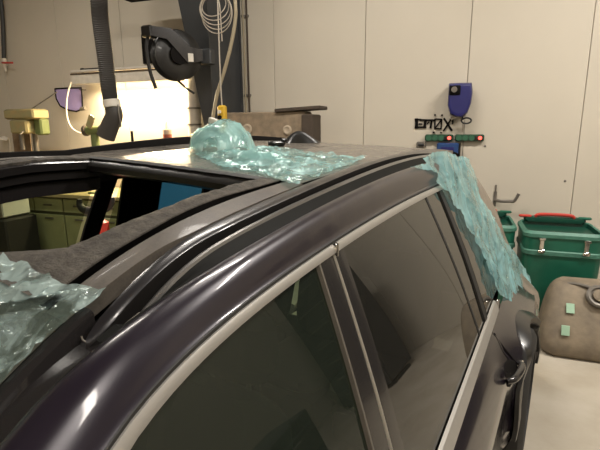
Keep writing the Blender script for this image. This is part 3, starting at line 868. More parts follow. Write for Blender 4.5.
# ================================================================== masking film
def hit(u, v, surf):
    """where a sight line meets a height field"""
    d = ray(u, v); d = d/np.linalg.norm(d)
    lo = None
    for t in np.arange(.05, 6, .01):
        p = d*t
        if p[2] < surf(p[0], p[1]):
            a, b = t-.01, t
            for _ in range(18):
                m_ = (a+b)/2; q = d*m_
                if q[2] < surf(q[0], q[1]): b = m_
                else: a = m_
            return d*a
    return None
def film(name, poly, to3d, step, m, label, rough_edge=0.0, base=None, cat='plastic film'):
    """sheet inside a 2-D outline, lifted to 3-D by to3d"""
    P = []
    n = len(poly)
    for i in range(n):
        a, b = np.array(poly[i]), np.array(poly[(i+1) % n])
        L = max(1, int(np.linalg.norm(b-a)/step))
        for k in range(L):
            q = a+(b-a)*k/L
            j = rough_edge*noise.noise((q[0]/step*.33, q[1]/step*.33, 5.1))
            nn = np.array([-(b-a)[1], (b-a)[0]]); nn = nn/(np.linalg.norm(nn)+1e-9)
            P.append(q+nn*j)
    P = np.array(P); nb = len(P)
    mn, mx = P.min(0), P.max(0)
    pts = [Vector(q) for q in P]
    for i, y in enumerate(np.arange(mn[1], mx[1], step*.87)):
        for x in np.arange(mn[0]+(i % 2)*step/2, mx[0], step):
            pts.append(Vector((x+random.uniform(-.2, .2)*step, y+random.uniform(-.2, .2)*step)))
    v2, e2, f2, *_ = delaunay_2d_cdt(pts, [], [list(range(nb))], 1, 1e-7)
    mb = MB(); vs = [to3d(q.x, q.y) for q in v2]
    b0 = Vector(base) if base else Vector((0, 0, 0))
    mb.add([(q[0]-b0.x, q[1]-b0.y, q[2]+HC-b0.z) for q in vs], [tuple(f) for f in f2])
    o = mb.build(name, m)
    o.location = b0
    for pl in o.data.polygons: pl.use_smooth = True
    return tag(o, label=label, cat=cat)
def wr(x, y, z, sc, a):
    v = 0
    for k in range(3):
        v += (abs(noise.noise((x*sc*2**k, y*sc*2**k, z*sc*2**k+k*3.1)))*2-.5)/1.8**k
    return a*v
def crease(x, y, a):
    v = abs(noise.noise((x*13+4, y*13, 8.2)))
    v2 = abs(noise.noise((x*24, y*24+7, 2.2)))
    return a*(max(0, 1-v*9)+.6*max(0, 1-v2*7))
# A: film over the front of the roof and the top of the windscreen
def wsurf(x, y): return zr(x, y) if y > .12 else zr(x, .12)-.52*(.12-y)
outA = [(-70, 255), (-20, 257), (0, 262), (25, 269), (45, 280), (62, 288), (80, 290), (106, 294), (100, 301), (92, 308), (70, 322), (60, 334), (48, 341), (36, 352), (26, 362), (14, 372), (6, 386), (-4, 398), (-40, 420), (-90, 400), (-120, 330)]
pa = [hit(u, v, wsurf) for u, v in outA]; pa = [(q[0], q[1]) for q in pa if q is not None]
film('masking_film', pa, lambda x, y: (x, y, wsurf(x, y)+.009+wr(x, y, .3, 10, .005)+crease(x, y, .007)), .006, 'filmA', 'crumpled clear green film clinging to the front of the car roof', rough_edge=.004, base=(pa[7][0], pa[7][1], 0))
# B: bunched film behind the opening, spread to the near rail
outB = [(187, 152), (196, 157), (206, 160), (216, 166), (225, 170.5), (238, 171), (255, 173.5), (270, 178), (282, 184), (291, 187.5), (300, 186), (303, 182), (318, 178), (332, 172), (348, 166.5), (366, 160), (345, 158.3), (320, 155), (296, 151.5), (270, 149)]
pb = [hit(u, v, zr) for u, v in outB]; pb = [(q[0], q[1]) for q in pb]+[(-1.08, 1.62), (-1.27, 1.50), (-1.35, 1.36)]
LC = (-1.165, 1.36)
def filmB(x, y):
    dx, dy = x-LC[0], y-LC[1]
    a = (dx*.86+dy*.51)/.128; b = (-dx*.51+dy*.86)/.15
    r = math.sqrt(a*a+b*b)
    h = .112*max(0, 1-r**2.6)**.55 if r < 1 else 0
    h *= 1+.20*noise.noise((x*14, y*14, 2.2))
    rd = math.hypot((x+.93)/.22, (y-1.22)/.05)
    h += .030*max(0, 1-rd**2)
    return (x+.02*noise.noise((x*11, y*11, h*14))*(h > .01), y+.02*noise.noise((x*11, y*11, 7+h*14))*(h > .01), zr(x, y)+.008+h+wr(x, y, h*2, 8, .007)+crease(x, y, .006))
heap = film('masking_film', pb, filmB, .008, 'filmB', 'bunched aqua film heaped behind the sunroof hole and spread to the rail', rough_edge=.008, base=(LC[0], LC[1], 0))
tg_ = filmB(LC[0]-.03, LC[1]-.02)
mb = MB(); mb.box((tg_[0]-LC[0], tg_[1]-LC[1], tg_[2]+HC+.008), (.035, .02, .022), .003, Matrix.Rotation(.3, 3, 'Y')); tp = mb.build('tape_tag', 'label', heap); tp['label'] = 'white tape tag'
# C: strip of film hung over the rear pillar
outC = [(411, 167), (428, 163), (424, 158), (436, 152), (446, 151), (456, 156), (466, 156.5), (469, 160), (477, 180), (480, 196), (490, 211), (499, 226), (507, 243), (519, 258), (529, 276), (538, 298), (526, 302), (516, 305), (506, 298), (499, 294), (490, 272), (482, 252), (474, 236), (467, 226), (463, 210), (455, 205), (448, 191), (441, 186), (436, 181), (440, 175), (430, 170)]
pc = []
for u, v in outC:
    q = planeK(u, v, .02); pc.append((q[1], q[2]))
def filmC(y, z):
    a_ = .84*y-.54*z; b_ = .54*y+.84*z
    e = wr(a_, b_*.5, .7, 3.6, .009)+.016*noise.noise((y*7, z*7, 3.3))+crease(y*.7, z*.4, .007)
    return (xK(z, .020)+e*.9, y, z+.2*e)
film('masking_film', pc, filmC, .011, 'filmC', 'aqua film strip hanging down over the rear side pillar of the car', rough_edge=.005, base=(-.45, 2.4, 0))

# ================================================================== things on the right
def PX(u, v, off): return atw(u, v, off)
# green bins
def bin_(s, off, wd, dp, ht, label, rz=0.0):
    t = empty('storage_bin', W(s, off), WA+rz, label=label, cat='bin', group='green storage bins by the back wall')
    def rr(w_, d_, r, z, n=5):
        out = []
        for cx, cy, a0 in ((1, 1, 0), (-1, 1, 90), (-1, -1, 180), (1, -1, 270)):
            for k in range(n):
                a = math.radians(a0+90*k/(n-1)); out.append((cx*(w_/2-r)+r*math.cos(a), cy*(d_/2-r)+r*math.sin(a), z))
        return out
    mb = MB(); mb.loft([rr(wd*.86, dp*.86, .05, .0), rr(wd*.90, dp*.90, .06, .02), rr(wd*.96, dp*.96, .07, ht*.70)], True)
    mb.add(rr(wd*.86, dp*.86, .05, .0), [tuple(range(19, -1, -1))]); mb.build('body', 'green', t)
    mb = MB(); mb.loft([rr(wd*.96, dp*.96, .07, ht*.69), rr(wd, dp, .075, ht*.70), rr(wd, dp, .075, ht*.735), rr(wd*.965, dp*.965, .07, ht*.745)], True); mb.build('body_rim', 'greenrim', t)
    mb = MB(); mb.loft([rr(wd*.965, dp*.965, .07, ht*.745), rr(wd*.975, dp*.975, .07, ht*.86)], True); mb.build('lid', 'green', t)
    mb = MB(); mb.loft([rr(wd*.975, dp*.975, .07, ht*.86), rr(wd*1.01, dp*1.01, .08, ht*.87), rr(wd*1.01, dp*1.01, .08, ht*.90), rr(wd*.94, dp*.94, .07, ht*.925), rr(wd*.90, dp*.90, .06, ht*.915)], True); mb.build('lid_rim', 'greenrim', t)
    mb = MB(); mb.loft([rr(wd*.90, dp*.90, .06, ht*.915), rr(wd*.88, dp*.88, .06, ht*.875)], True); mb.add(rr(wd*.88, dp*.88, .06, ht*.875), [tuple(range(20))]); mb.build('lid_tray', 'greendark', t)
    # raised back edge that carries the red handle
    mb = MB(); mb.box((0, dp*.43, ht*.94), (wd*.84, .05, ht*.06), .02); mb.build('lid_back', 'greendark', t)
    hz = ht*.975
    mb = MB(); mb.tube([(-wd*.26, dp*.42, hz-.02), (-wd*.22, dp*.40, hz+.012), (0, dp*.40, hz+.018), (wd*.22, dp*.40, hz+.012), (wd*.26, dp*.42, hz-.02)], .016, n=8); mb.build('handle', 'red', t)
    for sx in (-1, 1):
        mb = MB(); mb.box((sx*wd*.40, dp*.42, hz-.008), (wd*.18, .035, .025), .008); mb.build('lid_clamp', 'red' if sx < 0 else 'green', t)
        for q in (-.025, .025):
            for h in (.03, .055):
                MB().box((sx*wd*.24+q, dp*.40, ht*.90+h), (.012, .012, .008), .002).build('rivet', 'bright', t)
        l = MB().box((sx*wd*.27, -dp*.49, ht*.79), (.035, .022, ht*.145), .006).build('latch', 'bright', t)
        MB().box((sx*wd*.27, -dp*.515, ht*.74), (.055, .02, .03), .006).build('latch_foot', 'bright', l)
        MB().box((sx*wd*.27, -dp*.51, ht*.855), (.05, .025, .025), .006).build('latch_hook', 'bright', l)
OFFB = 1.02
sa, zz = PX(518, 300, OFFB); sb_, _ = PX(600, 300, OFFB); _, zt_ = PX(560, 214, OFFB-.5)
BW_, BD = sb_-sa, .56
bin_((sa+sb_)/2, OFFB-BD/2, BW_, BD, .905, 'large green bin with red handle behind the brown plastic tank')
bin_((sa+sb_)/2-BW_*1.06, OFFB-BD/2-.16, BW_, BD, .905, 'green bin half hidden behind the rear of the car')

# brown plastic tank leaning in front of the bins
s0_, _ = PX(541, 340, 1.35)
tk = empty('fuel_tank', W(s0_+.34, 1.40), WA, label='dusty brown plastic tank with round opening on the floor before the green bin', cat='tank')
mb = MB()
def trr(cx, wd, z, y0, y1, r, n=6):
    out = []
    for qx, qy, a0 in ((1, 1, 0), (-1, 1, 90), (-1, -1, 180), (1, -1, 270)):
        rad = min(r, abs(y1-y0)/2*.98)
        for k in range(n):
            a = math.radians(a0+90*k/(n-1)); out.append((cx+qx*(wd/2-rad)+rad*math.cos(a), (y0+y1)/2+qy*(abs(y1-y0)/2-rad)+rad*math.sin(a), z))
    return out
KZ = 1.17
SEC = [(0.0, .66, 0.0, -.20, .16, .08), (0, .74, .02, -.235, .17, .1), (0, .75, .10, -.23, .19, .1), (0.005, .73, .19, -.19, .20, .1), (.01, .70, .27, -.13, .21, .09), (.02, .67, .36, -.06, .21, .08), (.03, .62, .42, 0.0, .21, .07), (.04, .55, .445, .05, .19, .06)]
rows = [trr(cx, wd, z, y0, y1, r) for cx, wd, z, y0, y1, r in [(q[0], q[1]*1.03, q[2]*KZ)+q[3:] for q in SEC]]
mb.loft(rows, True); mb.add(rows[0], [tuple(range(23, -1, -1))]); mb.add(rows[-1], [tuple(range(24))])
mb.v = [(x+.008*noise.noise((x*6, y*6, z*6)), y+.015*noise.noise((x*7, y*7, z*7+3)), max(z+.010*noise.noise((x*5, y*5, 9)) if z > .03 else z, 0)) for x, y, z in mb.v]
mb.build('tank_shell', 'khaki', tk, sub=1)
fc = Vector((-.01, -.062, .462)); nrm = Vector((0, -.80, .60)).normalized()
mb = MB(); mb.lathe([(.085, -.02), (.088, .012), (.075, .022), (.062, .02), (.058, .004), (.045, .0), (.0, .002)], fc, nrm, 24); mb.build('opening_ring', 'grey', tk)
mb = MB(); mb.lathe([(.046, 0), (.046, .03), (.038, .034), (0, .03)], fc, nrm, 20); mb.build('opening_cap', 'khaki', tk)
mb = MB(); mb.tube([(.06, -.035, .46), (-.05, -.01, .505), (-.14, .03, .515), (-.2, .05, .505)], .012, n=8); mb.build('pipe_stub', 'grey', tk)
for q, (x, z, y) in enumerate(((-.20, .365, -.115), (-.235, .22, -.205))):
    mb = MB(); mb.box((x, y, z), (.055, .008, .075), .002, Matrix.Rotation(-.52 if q == 0 else -.3, 3, 'X')); mb.build('sticker', 'sticker', tk)
# wall hook arm
s_, z_ = PX(495, 199, .02)
hk = wall_empty('wall_hook', s_, 0, z_, label='grey bent steel hook arm on the wall above the bins', cat='hook')
MB().box((0, -.008, 0), (.03, .016, .16), .004).build('hook_plate', 'grey', hk)
e1, ze1 = PX(512, 201.5, .12); e2, ze2 = PX(519, 194, .14)
MB().tube([(0, -.015, -.01), (.05, -.09, -.01), (e1-s_-.02, -.11, ze1-z_-.0), (e1-s_+.02, -.12, ze1-z_+.006), (e2-s_, -.13, ze2-z_)], .016, n=10, sub=4).build('hook_arm', 'grey', hk)
MB().cyl((0, -.012, .06), (0, -.012, .15), .007, n=8).build('hook_rod', 'grey', hk)

# blue hose reel
sl_, zt1 = PX(447, 84, .12); sr_, zb1 = PX(468, 117, .12)
sc, zc = (sl_+sr_)/2+.02, (zt1+zb1)/2; hw_, hh_ = (sr_-sl_)/2, (zt1-zb1)/2
hr = wall_empty('hose_reel', sc, 0, zc, label='blue enclosed wall hose reel on the pale back wall', cat='hose reel')
out = [(-hw_, hh_), (-hw_*.2, hh_*1.02), (hw_*.95, hh_), (hw_*1.06, hh_*.4), (hw_, -hh_*.2), (hw_*.75, -hh_*.75), (hw_*.3, -hh_), (-hw_*.2, -hh_), (-hw_*.75, -hh_*.8), (-hw_, -hh_*.3)]
mb = MB(); mb.loft([[(x*k, y, z*k) for x, z in out] for k, y in ((.9, -.02), (1, -.03), (1, -.17), (.93, -.2), (.80, -.205))], True)
mb.add([(x*.8, -.205, z*.8) for x, z in out], [tuple(range(10))]); mb.build('reel_case', 'blue', hr)
MB().box((-hw_*.45, -.207, hh_*.58), (hw_*.95, .02, hh_*.55), .006).build('reel_window', 'blackmat', hr)
MB().cyl((-hw_*.5, -.215, hh_*.62), (-hw_*.5, -.224, hh_*.62), hw_*.26, n=16).build('reel_hub', 'grey', hr)
MB().box((0, -.012, 0), (hw_*1.3, .024, hh_*1.5), .004).build('wall_bracket', 'black', hr)
pts = [(hw_*.35, -.10, -hh_*.95)]
for k in range(15): a = math.radians(150-k*38); pts.append((hw_*.7+hw_*.42*math.cos(a), -.09-.004*k, -hh_*1.22+hh_*.17*math.sin(a)))
MB().tube(pts, .0085, n=6, sub=3).build('hose_loop', 'rubber', hr)
zs = PX(463, 137, .03)[1]
MB().tube([(hw_*.15, -.10, -hh_*.95), (hw_*.2, -.09, -hh_*1.2), (hw_*.45, -.06, -hh_*1.4), (hw_*.42, -.04, zs-zc+.05)], .008, n=6).build('hose_tail', 'wire', hr)
MB().tube([(-hw_*.2, -.1, -hh_*.95), (-hw_*.5, -.07, -hh_*1.12), (-hw_*.7, -.05, -hh_*1.04)], .008, n=6).build('hose_end', 'wire', hr)
# socket strips
for i, (ua, ub, lab) in enumerate(((425, 453, 'dark green socket strip with red lamp, left of the pair below the blue reel'), (455, 484, 'dark green socket strip with red lamp, right of the pair below the blue reel'))):
    a, za = PX(ua, 134.5, .05); b, zb2 = PX(ub, 141.5, .05)
    t = wall_empty('socket_strip', (a+b)/2, 0, (za+zb2)/2, label=lab, cat='power strip', group='socket strips on the back wall')
    L, Hh = b-a, za-zb2
    MB().box((0, -.025, 0), (L, .05, Hh), .012).build('strip_body', 'sockgreen', t)
    for k in range(3):
        x = -L*.36+k*L*.22
        MB().cyl((x, -.048, 0), (x, -.056, 0), Hh*.40, n=16).build('socket', 'sockdark', t)
    MB().box((L*.22, -.052, 0), (L*.10, .012, Hh*.5), .003).build('switch_plate', 'black', t)
    MB().cyl((L*.36, -.05, 0), (L*.36, -.062, 0), Hh*.26, n=14).build('pilot_lamp', 'redlamp', t)
    MB().cyl((L*.36, -.046, 0), (L*.36, -.054, 0), Hh*.42, n=14).build('lamp_bezel', 'black', t)
# blue box below
a, za = PX(437, 143, .1); b, zb2 = PX(458, 156, .1)
t = wall_empty('switch_box', (a+b)/2, 0, za-.13, label='blue box on the wall below the socket strips', cat='box')
MB().box((0, -.06, 0), (b-a, .12, .26), .01).build('box_body', 'bluebox', t)
MB().box((0.0, -.122, .07), ((b-a)*.6, .008, .04), .002).build('box_label', 'blue', t)
MB().box(((b-a)*.55, -.05, 0), (.02, .1, .26), .005).build('box_edge', 'black', t)
a, za = PX(421, 145, .06)
t = wall_empty('junction_box', a, 0, za, label='small grey connector box left of the blue wall box', cat='box')
MB().box((0, -.03, 0), (.10, .06, .07), .01).build('box_body', 'grey', t)
MB().box((0, -.064, .0), (.06, .01, .03), .003).build('box_cover', 'black', t)
# black cut-out lettering on the wall
s_, z_ = PX(433, 124, .01)
sg = wall_empty('wall_lettering', s_, 0, z_, label='black lettering fixed to the wall left of the blue hose reel', cat='sign')
PPM = 430/4.95
def bar(u1, v1, u2, v2, wpx, mb):
    a = np.array([PX(u1, v1, .01)]).ravel()-np.array([s_, z_]); b = np.array([PX(u2, v2, .01)]).ravel()-np.array([s_, z_])
    d = b-a; L = np.linalg.norm(d); an = math.atan2(d[1], d[0])
    mb.box(((a+b)[0]/2, -.008, (a+b)[1]/2), (L+wpx*.4/90, .012, wpx/90), 0, Matrix.Rotation(-an, 3, 'Y'))
G = {'e': [(415, 119.5, 421, 119.5, 1.6), (416.5, 119, 416.5, 128, 3.0), (415, 127.3, 426, 127.3, 1.8), (419, 124, 422, 124, 1.4)],
     't': [(420, 120, 434, 120.3, 1.8), (425.5, 120, 424.5, 127, 2.6), (431.5, 121, 430.5, 128, 1.8), (427, 124, 429, 122, 1.2)],
     'o': [(434.8, 119, 441.8, 119.3, 1.2), (434.5, 128.5, 441, 128.7, 1.2), (435, 119, 434.7, 128.6, 1.3), (441.6, 119, 441, 128.6, 1.3), (435.2, 128, 441.2, 120, 1.2)],
     'x': [(444, 118.5, 451.8, 130.5, 1.9), (450.5, 120, 443.5, 131, 1.5), (450, 119.5, 453.5, 119, 1.4), (453, 118.8, 452.5, 124, 1.4)]}
for k, L in G.items():
    mb = MB()
    for q in L: bar(*q, mb)
    mb.build('letter', 'blackmat', sg, smooth=False)
for u, v in ((435, 115), (442, 115.2), (433.5, 132.5), (441, 132.5)):
    a, z = PX(u, v, .01); MB().cyl((a-s_, 0, z-z_), (a-s_, -.016, z-z_), .010, n=10).build('stud', 'blackmat', sg)
# screw hole marks
for i, (u, v) in enumerate(((485, 146), (565, 181))):
    a, z = PX(u, v, 0)
    t = wall_empty('wall_screw', a, 0, z, label=('small dark screw in the wall right of the socket strips', 'small screw in the pale wall above the green bins')[i], cat='screw')
    MB().lathe([(.012, -.004), (.012, .004), (.006, .008), (0, .008)], (0, 0, 0), (0, -1, 0), 12).build('screw_head', 'grey', t)

# ================================================================== column and what hangs there
CO = .62
cs0, _ = PX(206, 115, CO)
col = wall_empty('steel_column', cs0, 0, 0, label='dark tapered steel column standing at the back wall', cat='column')
def colx(u, v, off):
    a, z = PX(u, v, off); return a-cs0, z
(xl1, zl1), (xl0, zl0) = colx(180, 10, .72), colx(201, 110, .55)
(xr1, zr1), (xr0, zr0) = colx(207, 10, .72), colx(213, 110, .55)
def flange_off(z): return .55+(.72-.55)*(z-zl0)/(zl1-zl0)
def lint(z, a, za, b, zb2): return a+(b-a)*(z-za)/(zb2-za)
rows = []
for z in (0.0, 1.5, 3.0, CZ):
    xa = lint(z, xl0, zl0, xl1, zl1); xb = lint(z, xr0, zr0, xr1, zr1); of = max(.32, flange_off(z))
    rows.append([(xa, -of, z), (xb, -of, z), (xb, -of+.02, z), (xa, -of+.02, z)])
MB().loft(rows, True).build('front_flange', 'steel', col, smooth=False)
xm = [(r[0][0]+r[1][0])/2 for r in rows]
MB().loft([[(x-.008, r[2][1], z), (x+.008, r[2][1], z), (x+.17, -.03, z), (x+.15, -.03, z)] for x, r, z in zip(xm, rows, (0, 1.5, 3, CZ))], True).build('web', 'steel', col, smooth=False)
bx, _ = colx(241, 60, .03)
MB().loft([[(bx-.42, -.03, z), (bx, -.03, z), (bx, -.005, z), (bx-.42, -.005, z)] for z in (0, CZ)], True).build('back_flange', 'steel', col, smooth=False)
MB().box((xm[1], -.3, .01), (.5, .75, .02), .004).build('base_plate', 'steel', col)

# black hose reel on the column's left
sx_, rz_ = PX(176, 56, .95)
rl = wall_empty('cable_reel', sx_, .95, rz_, label='black open hose reel mounted on the dark steel column', cat='hose reel')
ax = Vector((.80, -.60, 0)).normalized()    # drum axis
R_ = .235
KR = .80
for h in (-.07, .07):
    MB().lathe([(R_*.40, h), (R_, h), (R_+.012, h+.006), (R_, h+.014), (R_*.40, h+.014), (R_*.40, h)], (0, 0, 0), ax, 36).build('drum_flange', 'black', rl)
MB().lathe([(R_*.72, -.07), (R_*.78, -.035), (R_*.74, 0), (R_*.78, .035), (R_*.72, .07)], (0, 0, 0), ax, 32).build('wound_hose', 'rubber', rl)
MB().cyl(-ax*.09, ax*.12, R_*.40, n=24).build('drum_hub', 'blackmat', rl)
tx = Vector((-.60, -.80, 0))*0+Vector((ax.y, -ax.x, 0))
tx = Vector((-.60, -.80, 0)).normalized()
def onr(x, z, o): return ax*o+Vector((-.6, -.8, 0)).normalized()*x*KR+Vector((0, 0, z*KR))
arm = [onr(.34, .30, .1), onr(.34, .19, .1), onr(.16, .17, .1), onr(-.10, -.10, .1), onr(-.30, -.06, .1), onr(-.30, .08, .1), onr(-.14, .10, .1), onr(.10, .30, .1)]
MB().prism(arm, ax*.03).build('support_arm', 'piano', rl)
MB().box(onr(.34, .245, .05), (.12, .12, .11), .012).build('hose_guide', 'black', rl)
MB().box(onr(-.36, .0, .06), (.20, .10, .16), .01).build('mount_bracket', 'steel', rl)
mb = MB(); mb.prism([onr(-.17, .02, .132), onr(-.10, .02, .132), onr(-.10, -.08, .132), onr(-.17, -.08, .132)], ax*.003); mb.build('white_label', 'label', rl)
MB().tube([onr(.36, .20, .05), onr(.39, .05, .05), onr(.37, -.2, .05), onr(.31, -.42, .05)], .018, n=8).build('hose_end', 'rubber', rl)
MB().tube([onr(0, -.30, 0), onr(-.12, -.40, 0), onr(-.22, -.46, 0)], .012, n=8).build('hose_lead', 'rubber', rl)
a, z = PX(148, 49, .01)
t = wall_empty('wall_plate', a, 0, z, label='black rectangular plate on the wall behind the hose reel', cat='plate')
MB().box((0, -.012, 0), (.17, .024, .36), .004).build('plate', 'blackmat', t)
for q in (-.14, .14): MB().cyl((0, -.024, q), (0, -.032, q), .012, n=8).build('plate_bolt', 'grey', t)

# coil of pale wire, hanging lines, beige hose, pendant control
cs_, cz_ = PX(216, 5, .8)
t = wall_empty('wire_coil', cs_, .8, cz_, label='coil of pale wire hanging on the front of the column', cat='wire')
for k in range(5):
    rr_ = .13+.012*k; dx = .012*(k-2); 
    MB().tube([(dx+rr_*1.05*math.cos(a), -.01*k+.03*math.sin(a+k), -.01*k+rr_*(.85+.05*k)*math.sin(a)-.012*k) for a in [2*math.pi*i/20 for i in range(21)]], .0055, n=6, sub=2).build('wire_loop', 'wire', t)
a, z = PX(224, 42, .78)
MB().tube([(.0, -.02, .10), (.05, -.02, .0), (a-cs_, -.02, z-cz_)], .006, n=6).build('wire_tail', 'wire', t)
MB().cyl((0, .0, .12), (0, .16, .12), .012, n=8).build('coil_peg', 'grey', t)
pts = []
for u, v in ((232, -30), (235, 0), (235.5, 18), (231, 45), (224, 72), (217, 95), (213, 118), (211, 128)):
    a, z = PX(u, v, .82); pts.append((a, z))
o0 = pts[-1]
t = wall_empty('air_hose', o0[0], .82, o0[1], label='beige air hose hanging in a curve before the column', cat='hose')
MB().tube([(a-o0[0], 0, z-o0[1]) for a, z in pts], .019, n=10).build('hose', 'hosebeige', t)
MB().cyl((0, 0, .0), (-.005, 0, -.10), .024, n=10).build('hose_coupling', 'grey', t)
s_, z_ = PX(222.5, 116.5, 1.0)
t = wall_empty('pendant_control', s_, 1.0, z_, label='yellow pendant control hanging on a thin cable by the column', cat='hoist control')
MB().box((0, 0, .03), (.085, .07, .16), .015).build('control_body', 'yellow', t)
MB().box((.0, 0, -.10), (.055, .06, .12), .012).build('control_grip', 'yellow', t)
MB().cyl((-.01, -.034, .045), (-.01, -.05, .045), .018, n=12).build('push_button', 'label', t)
MB().cyl((-.01, -.034, -.01), (-.01, -.05, -.01), .022, n=12).build('push_button', 'blackmat', t)
a2, z2_ = PX(217, -20, 1.0)
MB().tube([(0, 0, .10), (-.005, 0, .4), (a2-s_, 0, z2_-z_)], .007, n=6).build('control_cable', 'wire', t)
# thin conduits on the wall
for i, u in enumerate((244.5, 248)):
    a, _ = PX(u, 60, .02)
    t = wall_empty('wall_conduit', a, .0, 0, label=('thin grey conduit running up the wall, nearer the column', 'thin dark conduit running up the wall, farther from the column')[i], cat='conduit', group='conduits beside the column')
    MB().cyl((0, -.022, 0), (0, -.022, CZ), .012, n=8).build('pipe', ('hosebeige', 'beamdark')[i], t)
    for z in (1.0, 2.1, 3.0): MB().box((0, -.015, z), (.045, .03, .03), .004).build('clip', 'grey', t)
# long beam lying on a rack behind the car
a, za = PX(228, 113, .5); b, zb2 = PX(316, 112, .5); _, zlo = PX(250, 146, .5)
RH = zlo
bm_ = wall_empty('box_beam', (a+b)/2, .5, RH, label='long brown grey beam with round plugs lying behind the car', cat='beam')
L = b-a; Hh = za-zlo
MB().box((-L*.04, 0, Hh/2), (L*.92, .24, Hh), .012).build('beam_body', 'beam', bm_)
for u, v, rr_ in ((247, 129, .055), (287, 130, .05)):
    q, z = PX(u, v, .63); MB().lathe([(rr_, -.01), (rr_, .012), (rr_*.7, .018), (rr_*.3, .01), (0, .01)], (q-(a+b)/2, -.118, z-RH), (0, -1, 0), 20).build('round_plug', 'plug', bm_)
MB().box((L*.45, -.0, Hh*.45), (L*.12, .30, Hh*.92), .01).build('end_block', 'beamdark', bm_)
q, z = PX(298, 116.5, .55)
t = wall_empty('plank', q, .5, RH+Hh, label='dark short plank lying on top of the brown beam', cat='plank')
MB().box((.02, 0, .022), (.50, .30, .036), .006, Matrix.Rotation(-.05, 3, 'Y')).build('plank_board', 'beamdark', t)
MB().box((-.08, 0, .002), (.06, .26, .012), .003).build('plank_batten', 'beamdark', t)
rk = wall_empty('steel_rack', (a+b)/2, .5, 0, label='grey steel rack hidden behind the car, under the long beam', cat='rack')
for x in (-L*.42, L*.42):
    for y in (-.16, .16): MB().box((x, y, RH/2-.01), (.05, .05, RH-.02), .004).build('post', 'grey', rk)
MB().box((0, 0, RH-.025), (L*1.0, .40, .05), .005).build('shelf', 'grey', rk)

# ================================================================== bench corner on the left
sl0, zsh0 = PX(72, 67, .30); sl1, zsh1 = PX(186, 70, .30); _, zlo = PX(120, 82, .30)
sl1 -= .06; SC = (sl0+sl1)/2; SLn = sl1-sl0
shf = wall_empty('bench_shelf', SC, 0, zlo, label='pale grey wall shelf with a lamp under it, above the workbench', cat='shelf')
MB().box((0, -.17, .155), (SLn, .34, .03), .006).build('shelf_board', 'lightgrey', shf)
MB().box((0, -.325, .06), (SLn, .03, .14), .008).build('shelf_front', 'lightgrey', shf)
MB().box((0, -.343, .12), (SLn, .012, .02), .003).build('shelf_lip', 'beamdark', shf)
for x in (-SLn*.4, SLn*.4): MB().box((x, -.15, .125), (.03, .30, .04), .004).build('shelf_bracket', 'grey', shf)
lm = wall_empty('bench_lamp', SC+.1, .16, zlo+.02, label='glowing strip lamp under the wall shelf, lighting the workbench', cat='lamp')
MB().box((0, 0, .06), (SLn*.92, .12, .05), .008).build('lamp_housing', 'lamphouse', lm)
MB().cyl((-SLn*.42, 0, .012), (SLn*.42, 0, .012), .018, n=12).build('lamp_tube', 'tubelamp', lm)
lw_ = Vector(W(SC+.1, .16, zlo+.0))
area('bench_lamp_light', lw_, SLn*.84, .10, 120, (1.0, .80, .50), (math.radians(-25), 0, WA))
a, z = PX(88, 64.5, .3)
t = wall_empty('steel_bar', a, .25, zlo+.17, label='short dark steel bar lying on the shelf, near its left end', cat='bar')
MB().cyl((-.14, 0, .014), (.18, 0, .014), .014, n=10).build('bar_rod', 'blackmat', t)
MB().cyl((-.17, 0, .014), (-.13, 0, .014), .02, n=10).build('bar_collar', 'blackmat', t)
# added pale pipe standing in for lamp spill on the bare wall
a, _ = PX(193, 110, .12)
t = wall_empty('lamp_spill_pipe', a, .10, 0, label='added pale pipe standing in for lamp spill on the wall beside the steel column', cat='pipe')
MB().cyl((0, 0, 0), (0, 0, zlo+.16), .085, n=20).build('pipe', 'lightgrey', t)
for z in (1.75, 1.95): MB().cyl((0, 0, z), (0, 0, z+.02), .09, n=20).build('pipe_band', 'grey', t)
# workbench
BH = .90
bs0, _ = PX(-10, 190, .7); bs1 = a-.14
bs0 -= .3
bl = bs1-bs0
wbn = wall_empty('workbench', (bs0+bs1)/2, .4, 0, label='long workbench with pale cabinet front against the back wall', cat='workbench')
MB().box((0, 0, BH-.025), (bl, .74, .05), .006).build('bench_top', 'bench', wbn)
MB().box((0, .04, (BH-.05)/2), (bl-.06, .60, BH-.06), .004).build('bench_carcass', 'cabdark', wbn)
nd_ = 6; dw = (bl-.1)/nd_
for k in range(nd_):
    x = -bl/2+.05+dw*(k+.5)
    for z, h in ((BH-.17, .20), (BH-.55, .52)):
        d_ = MB().box((x, -.27, z), (dw-.025, .025, h-.02), .004).build('drawer' if h < .3 else 'cabinet_door', 'cabinet', wbn)
        MB().box((x, -.29, z+(.0 if h < .3 else .2)), (.14, .02, .02), .005).build('handle', 'grey', d_)
# bench drill head
s_, z_ = PX(32, 146, .55)
dr = wall_empty('bench_drill', s_, .55, BH, label='yellow green bench drill standing on the workbench at far left', cat='drill press')
_, zd0 = PX(32, 122, .6); _, zd1 = PX(32, 111, .6)
zd0 -= BH; zd1 -= BH
MB().cyl((.02, .05, 0), (.02, .05, zd1), .035, n=14).build('drill_column', 'grey', dr)
MB().box((0, 0, .02), (.28, .36, .04), .01).build('drill_base', 'machinedark', dr)
MB().box((0, -.02, (zd0+zd1)/2+.03), (.52, .26, zd1-zd0-.01), .02).build('belt_cover', 'machine', dr)
MB().box((-.02, -.06, zd0-.06), (.30, .2, .18), .02).build('drill_head', 'machine', dr)
MB().box((.20, .02, zd0-.06), (.13, .15, .22), .02).build('motor', 'machinedark', dr)
MB().cyl((-.06, -.09, zd0-.16), (-.06, -.09, zd0-.36), .03, n=12).build('spindle', 'grey', dr)
MB().cyl((.05, -.06, zd0-.06), (.10, -.24, zd0-.16), .010, n=8).build('feed_lever', 'grey', dr)
